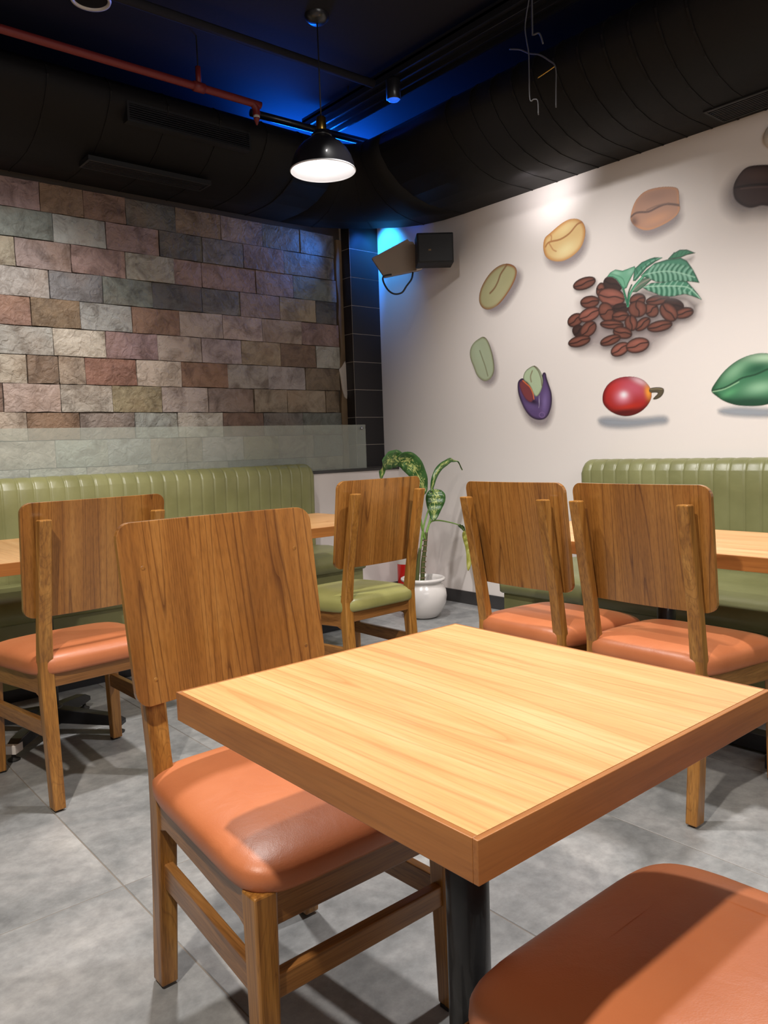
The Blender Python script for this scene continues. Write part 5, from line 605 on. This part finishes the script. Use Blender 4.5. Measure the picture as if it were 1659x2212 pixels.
# ---------------------------------------------------------------- chairs
def leg_ring(xa, xb, ya, yb, z): return [(xa, ya, z), (xb, ya, z), (xb, yb, z), (xa, yb, z)]
def cushion(name, mat, parent, puff=.048):
    bm = bmesh.new(); nu, nv = 56, 18; rings = []
    def sg(v, e): return math.copysign(abs(v) ** e, v)
    for j in range(1, nv):
        ph = -math.pi / 2 + math.pi * j / nv; row = []
        for i in range(nu):
            th = 2 * math.pi * i / nu; cp_ = sg(math.cos(ph), .34)
            x, y, z = sg(math.cos(th), .30) * cp_, sg(math.sin(th), .30) * cp_, sg(math.sin(ph), .66)
            if z < -.5: z = -.5
            wd = .238 + (.208 - .238) * (1 - y) / 2
            yy = .262 + y * .240
            zz = .4270 + (.044 if z > 0 else .044) * .5 + z * (puff if z > 0 else .042) + .010 * (1 - x * x) * (1 - y * y) * (z > 0) - .012 * max(0, y - .2) ** 2 - (.024 if puff > .04 else .018) * (y + 1) / 2 - (.004 if puff < .04 else 0)
            row.append(bm.verts.new((x * wd, yy, zz)))
        rings.append(row)
    for a, b in zip(rings[:-1], rings[1:]):
        for i in range(nu): bm.faces.new((a[i], a[(i+1) % nu], b[(i+1) % nu], b[i]))
    bm.faces.new(rings[0][::-1]); bm.faces.new(rings[-1])
    return obj(name, from_bm(name, bm), mat, parent, True)
def make_chair(label, leather_mat, front_bar, screws, group):
    t = empty('dining_chair', (0, 0, 0), 0, label, 'chair', group)
    for s in (-1, 1):
        # boomerang rear leg running up as back post
        secs = []
        for z, yr, yf, w in ((.006, .0, .044, .036), (.20, .020, .058, .040), (.38, .034, .074, .042), (.47, .036, .070, .042), (.60, .018, .048, .040), (.76, -.014, .018, .038), (.915, -.048, -.014, .036)):
            xo = s * .197; xi = s * (.197 - w); secs.append(leg_ring(min(xo, xi), max(xo, xi), yr, yf, z))
        lg = loft('leg', secs, 'teak', t, .004)
        box('leg_glide', (s * .178 - .009, .012, 0), (s * .178 + .009, .034, .008), 'rubber', lg)
        secs = []
        for z, w in ((.006, .034), (.25, .040), (.405, .043)):
            xo = s * (.224 + .002 * (z < .1)); xi = s * (.224 - w); secs.append(leg_ring(min(xo, xi), max(xo, xi), .490 - w, .490, z))
        lf = loft('leg', secs, 'teak', t, .004)
        box('leg_glide', (s * .199 - .009, .462, 0), (s * .199 + .009, .484, .008), 'rubber', lf)
        # side rail with a curved lower edge
        a = s * .192; b = s * .219
        def rr(x, y, z0, z1): return [(x - s * .020, y, z0), (x, y, z0), (x, y, z1), (x - s * .020, y, z1)]
        loft('seat_rail', [rr(a, .060, .346, .428), rr(a + (b - a) * .1, .10, .362, .426), rr(a + (b - a) * .5, .26, .353, .416), rr(b - (b - a) * .1, .42, .342, .406), rr(b, .455, .330, .404)], 'teak_y', t, .003)
        a = s * .184; b = s * .211
        loft('stretcher', [rr(a, .045, .222, .276), rr(b, .452, .214, .264)], 'teak_y', t, .003)
    box('seat_rail', (-.160, .040, .384), (.160, .062, .430), 'teak_x', t, .003)
    box('seat_rail', (-.184, .462, .342), (.184, .484, .402), 'teak_x', t, .003)
    if front_bar: box('stretcher', (-.188, .460, .216), (.188, .482, .258), 'teak_x', t, .003)
    box('seat_base', (-.188, .062, .408), (.188, .470, .424), 'lamp_black', t)
    cushion('seat_cushion', leather_mat, t, .034 if front_bar else .050)
    # curved veneer back panel
    nx, nz = 16, 10; hw, hz0, hz1, r = .224, .606, .966, .032; bm = bmesh.new(); grid = {}
    out = []
    for cx_, cz_, a0 in ((hw - r, hz0 + r, -90), (hw - r, hz1 - r, 0), (-hw + r, hz1 - r, 90), (-hw + r, hz0 + r, 180)):
        for k in range(7): a = math.radians(a0 + 15 * k); out.append((cx_ + r * math.cos(a), cz_ + r * math.sin(a)))
    # slices across x so that the bend is smooth
    xs_ = sorted(set([round(p[0], 5) for p in out] + [round(-hw + 2 * hw * i / nx, 5) for i in range(nx + 1)]))
    def zr(x):
        ax = abs(x)
        if ax <= hw - r: return hz0, hz1
        d = math.sqrt(max(0, r * r - (ax - hw + r) ** 2)); return hz0 + r - d, hz1 - r + d
    secs = []
    for x in xs_:
        z0, z1 = zr(x)
        if z1 - z0 < .001: continue
        bend = .020 * (x / hw) ** 2 - .006; ringp = []
        for zf in (z0, z0 + (z1 - z0) * .33, z0 + (z1 - z0) * .66, z1):
            yb = .050 - (zf - .606) * .14 + bend; ringp.append((x * (1 + .022 * (zf - hz0) / .36), yb, zf))
        for zf in (z1, z0 + (z1 - z0) * .66, z0 + (z1 - z0) * .33, z0):
            yb = .064 - (zf - .606) * .14 + bend; ringp.append((x * (1 + .022 * (zf - hz0) / .36), yb, zf))
        secs.append(ringp)
    bk = loft('backrest', secs, 'veneer', t, .003, True)
    md = bk.modifiers[0]; md.angle_limit = .8
    bk.data.polygons.foreach_set('use_smooth', [False] * len(bk.data.polygons))
    if screws:
        for x in (-.180, .180):
            for z in (.655, .875):
                c_ = lathe('screw_plug', [(.0, .0004), (.004, .0004), (.0048, 0)], 'teak', bk, 14); c_.rotation_euler = (-math.pi / 2, 0, 0)
                c_.location = (x, .0645 - (z - .606) * .14 + .020 * (x / hw) ** 2 - .006, z)
    return t
G_ = 'teak dining chairs around the tables'
ch1 = make_chair('teak dining chair facing left side of the nearest table, tan seat, backrest front visible', 'tan', True, True, G_)
ch1.location = (.797, 1.512, 0); ch1.rotation_euler = (0, 0, math.pi)
ch2 = make_chair('teak dining chair with tan seat, leftmost, its back to the camera', 'tan', False, False, G_)
ch2.location = (.893, 2.462, 0); ch2.rotation_euler = (0, 0, .06); ch2.scale = (1.03, 1, 1); ch2.location.x += .004
def again(src, label, loc, rz):
    c = copy_tree(src); c['label'] = label; c.location = loc; c.rotation_euler = (0, 0, rz); return c
ch3 = again(ch2, 'teak dining chair with olive green seat standing in front of the potted plant', (2.075, 2.455, 0), .03); ch3.scale = (1, 1, 1)
for c in ch3.children:
    if c.name.startswith('seat_cushion'):
        c.data = c.data.copy(); c.data.materials[0] = M['green']; c['label'] = 'olive green leather seat cushion'
ch4 = again(ch2, 'teak dining chair with tan seat right of the plant, smaller of the right pair', (1.985, 1.706, 0), -math.pi / 2); ch4.scale = (.925, 1, 1)
ch5 = again(ch2, 'teak dining chair with tan seat at far right, strongly striped backrest', (1.99, 1.243, 0), -math.pi / 2); ch5.scale = (.975, 1, 1)
ch6 = again(ch2, 'tan leather seat of a chair pushed under the near table, bottom right corner', (.835, .135, 0), .0); ch6.scale = (1, 1, 1)

# ---------------------------------------------------------------- tables
def table(label, x0, x1, y0, y1, grain, base, by=0., paint_tip=False):
    cx, cy = (x0 + x1) / 2, (y0 + y1) / 2; t = empty('cafe_table', (cx, cy, 0), 0, label, 'table', 'square cafe tables'); a, b = (x1 - x0) / 2, (y1 - y0) / 2; e = .007
    top = box('tabletop', (-a + e, -b + e, .692), (a - e, b - e, .735), grain, t)
    for n_, lo_, hi_, m_ in (('edge_band', (-a, -b, .690), (a, -b + e, .7346), 'edge_x'), ('edge_band', (-a, b - e, .690), (a, b, .7346), 'edge_x'), ('edge_band', (-a, -b + e, .690), (-a + e, b - e, .7346), 'edge'), ('edge_band', (a - e, -b + e, .690), (a, b - e, .7346), 'edge')):
        box(n_, lo_, hi_, m_, t, .0008)
    o = box('mounting_plate', (-.12, -.12, .680), (.12, .12, .6925), 'black_metal', t)
    lathe('column', [(.033, .075), (.033, .682)], 'black_metal', t, 32, (0, by), cap=True)
    if base in ('cross', 'plus'):
        for k, ang in enumerate((45, 135, 225, 315) if base == 'cross' else (0, 90, 180, 270)):
            L0 = .30 if base == 'cross' else .25
            def q(r, z, w): return [(r, -w, z[0]), (r, w, z[0]), (r, w, z[1]), (r, -w, z[1])]
            arm = loft('base_arm', [q(.0, (.045, .105), .026), q(.05, (.045, .103), .025), q(L0 - .045, (.034, .074), .022), q(L0, (.034, .052), .021)], 'black_metal', t, .003)
            arm.rotation_euler = (0, 0, math.radians(ang)); arm.location = (0, by, 0)
            if paint_tip and ang == 225: box('painted_tip', (L0 - .05, -.0225, .030), (L0 + .0015, .0225, .062), 'white_plastic', arm, .002)['label'] = 'white painted end of the arm'
            ft = lathe('leveling_foot', [(.0, .0), (.020, .0), (.022, .006), (.008, .014), (.006, .036), (.0, .037)], 'rubber', arm, 20, (L0 - .022, 0))
        lathe('base_hub', [(.0, .04), (.046, .04), (.046, .108), (.035, .114), (.0, .114)], 'black_metal', t, 28, (0, by))
    else:
        box('base_bar', (.03, -b * .98, .012), (.09, b * .98, .070), 'black_metal', t, .004)
        for y in (-b * .68, b * .68): box('base_arm', (-.10, y - .028, .012), (.24, y + .028, .060), 'black_metal', t, .004)
        for y in (-b * .68, b * .68):
            for x in (-.08, .22): lathe('leveling_foot', [(.0, .0), (.018, .0), (.018, .008), (.0, .014)], 'rubber', t, 16, (x, y))
    return t
table('nearest square table with pale beech top and thick orange wood edge', .5015, 1.112, .4765, 1.104, 'beech', 'plus')
ta = table('beech topped table at the left edge, before the long olive sofa', .46, 1.38, 2.92, 3.80, 'beech', 'cross', -.16, True)
tb = table('beech topped table between the big backrest and the green seated chair', 1.62, 2.54, 2.905, 3.60, 'beech_x', 'cross')
table('beech topped table in front of the right-hand olive sofa', 2.30, 2.90, .86, 2.12, 'beech', 'bar')

# ---------------------------------------------------------------- channel tufted sofas
def sofa(label, length, pitch, back_h, seat_h, depth, loc, rz, phase, mt='sofa_green'):
    """local: x along the sofa 0..length, y = 0 at the wall, sitting side towards -y"""
    t = empty('banquette_sofa', loc, rz, label, 'sofa', 'olive leather banquette sofas'); BT = .17
    # backrest with real stitched channels, rolled top and rounded ends
    prof = [(-.02, .30), (-.175, .30)] + [(-.175 - .002 * k, .30 + (back_h - .36) * k / 6) for k in range(1, 7)]
    yt = -.187
    prof += [(yt + .003, back_h - .055), (yt + .012, back_h - .032), (yt + .028, back_h - .013), (yt + .052, back_h - .002), (yt + .085, back_h), (yt + .12, back_h - .004), (-.045, back_h - .018), (-.02, back_h - .04)]
    xs_ = []; x = 0
    n = int(length / (pitch / 16))
    xs_ = [length * i / n for i in range(n + 1)]; bm = bmesh.new(); rows_ = []
    for x in xs_:
        u = ((x - phase) / pitch) % 1.0; gr = abs(2 * u - 1); ch = -.007 * max(0, (gr - .80) / .20) ** 2.0 + .0025 * (1 - gr * gr)
        e = min(x, length - x); er = 0.
        if e < .05: er = .05 - math.sqrt(max(0, .05 ** 2 - (.05 - e) ** 2))
        row = []
        for k, (y, z) in enumerate(prof):
            if 1 < k < len(prof) - 2:
                yy = y - ch; zz = z + (ch if z > back_h - .03 else 0); zz = z - er * .9 * max(0, (z - .3) / (back_h - .3)) ** 6; yy = y - ch + er * .5
                if z > back_h - .03: zz += ch * .8
            else: yy, zz = y, z
            row.append(bm.verts.new((x, yy, zz)))
        rows_.append(row)
    for a, b in zip(rows_[:-1], rows_[1:]):
        for i in range(len(prof) - 1): bm.faces.new((a[i], b[i], b[i+1], a[i+1]))
    bm.faces.new(rows_[0]); bm.faces.new(rows_[-1][::-1])
    obj('backrest', from_bm('backrest', bm), mt, t, True)['label'] = 'backrest stitched in upright channels'
    # seat cushion: smooth, rounded front
    sp2 = [(-.16, seat_h - .115), (-.16, seat_h - .012), (-.20, seat_h), (-.35, seat_h + .008), (-depth + .09, seat_h + .002), (-depth + .045, seat_h - .008), (-depth + .015, seat_h - .028), (-depth, seat_h - .060), (-depth + .004, seat_h - .105), (-depth + .02, seat_h - .115)]
    secs = []
    for x in [0, .012, .035, .07] + list(np.linspace(.15, length - .15, 12)) + [length - .07, length - .035, length - .012, length]:
        e = min(x, length - x); k = 0 if e >= .07 else (.03 - math.sqrt(max(0, .03**2 - (.03 - min(e, .03)) ** 2)))
        secs.append([(x, y, z - (k if z > seat_h - .05 else 0)) for y, z in sp2])
    loft('seat_cushion', secs, mt, t, 0, True)
    bm = bmesh.new(); bx(bm, .004, -depth + .03, .07, length - .004, -.02, seat_h - .115); obj('base_panel', from_bm('base_panel', bm, False), mt, t)
    bm = bmesh.new(); bx(bm, .02, -depth + .07, .0, length - .02, -.03, .07); obj('plinth', from_bm('plinth', bm, False), 'lamp_black', t)
    return t
sofa('long olive channel-backed sofa under the brick wall on the left', 4.6, .0775, 1.000, .475, .68, (-1.67, YL - .014, 0), 0, (1.036 + 1.67) % .0775)
sofa('olive channel-backed sofa against the painted wall on the right', 3.6, .0770, .985, .452, .87, (XW - .014, 2.60, 0), -math.pi / 2, (2.60 - 2.45) % .077, 'sofa_dark')

# ---------------------------------------------------------------- potted plant
px_, py_ = 3.345, 3.60
pot = empty('plant_pot', (px_, py_, 0), 0, 'round glossy white ceramic pot on the floor by the corner', 'pot')
lathe('bowl', [(.0, .004), (.082, .004), (.092, .010), (.120, .045), (.143, .095), (.150, .140), (.144, .180), (.128, .208), (.118, .222), (.119, .232), (.137, .238), (.143, .246), (.141, .255), (.130, .259), (.122, .252), (.114, .236), (.120, .20), (.10, .19), (.0, .19)], 'ceramic', pot, 56)
lathe('soil', [(.0, .200), (.06, .203), (.121, .196)], 'soil', pot, 24)
plant = empty('dumb_cane_plant', (px_, py_, .19), 0, 'variegated dumb cane plant with drooping leaves growing in the white pot', 'plant')
def PL(p): return (p[0] - px_, p[1] - py_, p[2] - .19)
def leaf(spine, width, mat, fold=.25, roll=0., side=None):
    pts = smooth_path([PL(p) for p in spine], 7); n = len(pts); bm = bmesh.new(); uvl = bm.loops.layers.uv.new('UVMap'); rows_ = []; nv = 6
    for i, p in enumerate(pts):
        t = i / (n - 1); T = (pts[min(i+1, n-1)] - pts[max(i-1, 0)]).normalized()
        sd = Vector(side) if side else Vector((.76, -.65, 0)); S_ = (sd - sd.dot(T) * T).normalized(); N_ = T.cross(S_)
        w = width * (math.sin(math.pi * min(1, t ** .75)) ** .75) * (1 - .15 * t) + .0008
        row = []
        for j in range(nv + 1):
            v = j / nv * 2 - 1; ang = roll * v
            off = (S_ * math.cos(ang) * v * w + N_ * (abs(v) * w * fold + math.sin(abs(ang)) * abs(v) * w + .004 * math.sin(9 * t * math.pi + v)))
            row.append((bm.verts.new(p + off), (t, (v + 1) / 2)))
        rows_.append(row)
    for a, b in zip(rows_[:-1], rows_[1:]):
        for j in range(nv):
            q = (a[j], a[j+1], b[j+1], b[j]); f = bm.faces.new([x_[0] for x_ in q])
            for lp, x_ in zip(f.loops, q): lp[uvl].uv = x_[1]
    bmesh.ops.recalc_face_normals(bm, faces=bm.faces); me = bpy.data.meshes.new('leaf'); bm.to_mesh(me); bm.free()
    o = obj('leaf', me, mat, plant, True); md = o.modifiers.new('thick', 'SOLIDIFY'); md.thickness = .0012; return o
def cane(pts, r, mat='cane', name='cane', taper=None): return tube_obj(name, smooth_path([PL(p) for p in pts], 6), r, mat, plant, 12, taper)
cn = cane([(3.318, 3.58, .19), (3.325, 3.575, .343), (3.337, 3.565, .445), (3.349, 3.56, .547)], .016, taper=.010)
cane([(3.268, 3.58, .19), (3.284, 3.575, .34), (3.298, 3.568, .45)], .014, taper=.009)
for q in range(9):
    z = .225 + q * .034
    r_ = lathe('cane_ring', [(.0155, -.003), (.0172, 0), (.0155, .003)], 'plaster', cn, 12); r_.location = (3.316 + (z - .2) * .085 - px_, 3.578 - (z - .2) * .04 - py_, z - .19)
cane([(3.345, 3.56, .52), (3.352, 3.56, .55), (3.389, 3.56, .632), (3.425, 3.56, .745), (3.413, 3.56, .815)], .009, 'stem', 'petiole', .004)
cane([(3.337, 3.562, .50), (3.301, 3.56, .639), (3.277, 3.56, .815), (3.224, 3.56, .961), (3.161, 3.56, 1.004), (3.110, 3.56, 1.012)], .008, 'stem', 'petiole', .003)
cane([(3.345, 3.56, .53), (3.38, 3.56, .603), (3.449, 3.56, .614), (3.574, 3.56, .588), (3.664, 3.56, .560)], .007, 'stem', 'petiole', .003)
cane([(3.298, 3.566, .44), (3.325, 3.56, .58), (3.37, 3.56, .68), (3.43, 3.56, .775)], .007, 'stem', 'petiole', .004)
cane([(3.275, 3.56, .82), (3.292, 3.56, .901), (3.299, 3.56, .964), (3.309, 3.56, 1.021)], .004, 'stem', 'petiole', .001)
leaf([(3.170, 3.56, 1.006), (3.08, 3.54, 1.018), (2.990, 3.53, .985), (2.960, 3.52, .905)], .062, 'leaf', .05, side=(.25, -.2, .9))
leaf([(3.105, 3.56, 1.012), (3.176, 3.545, 1.010), (3.236, 3.53, .955), (3.285, 3.52, .860), (3.300, 3.515, .79)], .066, 'leaf', .2, side=(.75, -.4, .5))
leaf([(3.404, 3.56, .800), (3.423, 3.555, .879), (3.467, 3.55, .945), (3.534, 3.55, .983), (3.59, 3.55, .999), (3.645, 3.55, .979), (3.680, 3.55, .925)], .020, 'leaf', .5, side=(.5, -.5, -.6))
leaf([(3.442, 3.555, .815), (3.425, 3.545, .765), (3.407, 3.54, .70), (3.392, 3.535, .615)], .066, 'leaf', .12)
leaf([(3.640, 3.56, .572), (3.672, 3.56, .555), (3.700, 3.56, .515)], .015, 'leaf', .5)
leaf([(3.692, 3.56, .525), (3.722, 3.55, .47), (3.728, 3.545, .39), (3.703, 3.545, .255)], .040, 'leaf_yellow', .1, side=(.77, -.63, .0))
# red extinguisher behind the pot
ex = empty('fire_extinguisher', (3.70, 4.16, 0), 0, 'red fire extinguisher on the floor behind the white pot', 'fire extinguisher')
lathe('cylinder', [(.0, .0), (.058, .0), (.062, .006), (.062, .34), (.056, .375), (.036, .400), (.022, .408), (.0, .41)], 'ext_red', ex, 36)
lathe('valve', [(.0, .405), (.018, .405), (.018, .45), (.0, .452)], 'steel', ex, 16)
box('handle', (-.012, -.07, .45), (.012, .03, .462), 'black_metal', ex, .002)
lathe('label_band', [(.0625, .25), (.0628, .252), (.0628, .33), (.0625, .332)], 'white_plastic', ex, 36)['label'] = 'white label band'
tube_obj('hose', smooth_path([(.0, -.02, .44), (.03, -.07, .42), (.055, -.06, .30), (.058, -.04, .14)], 5), .008, 'rubber', ex, 8)
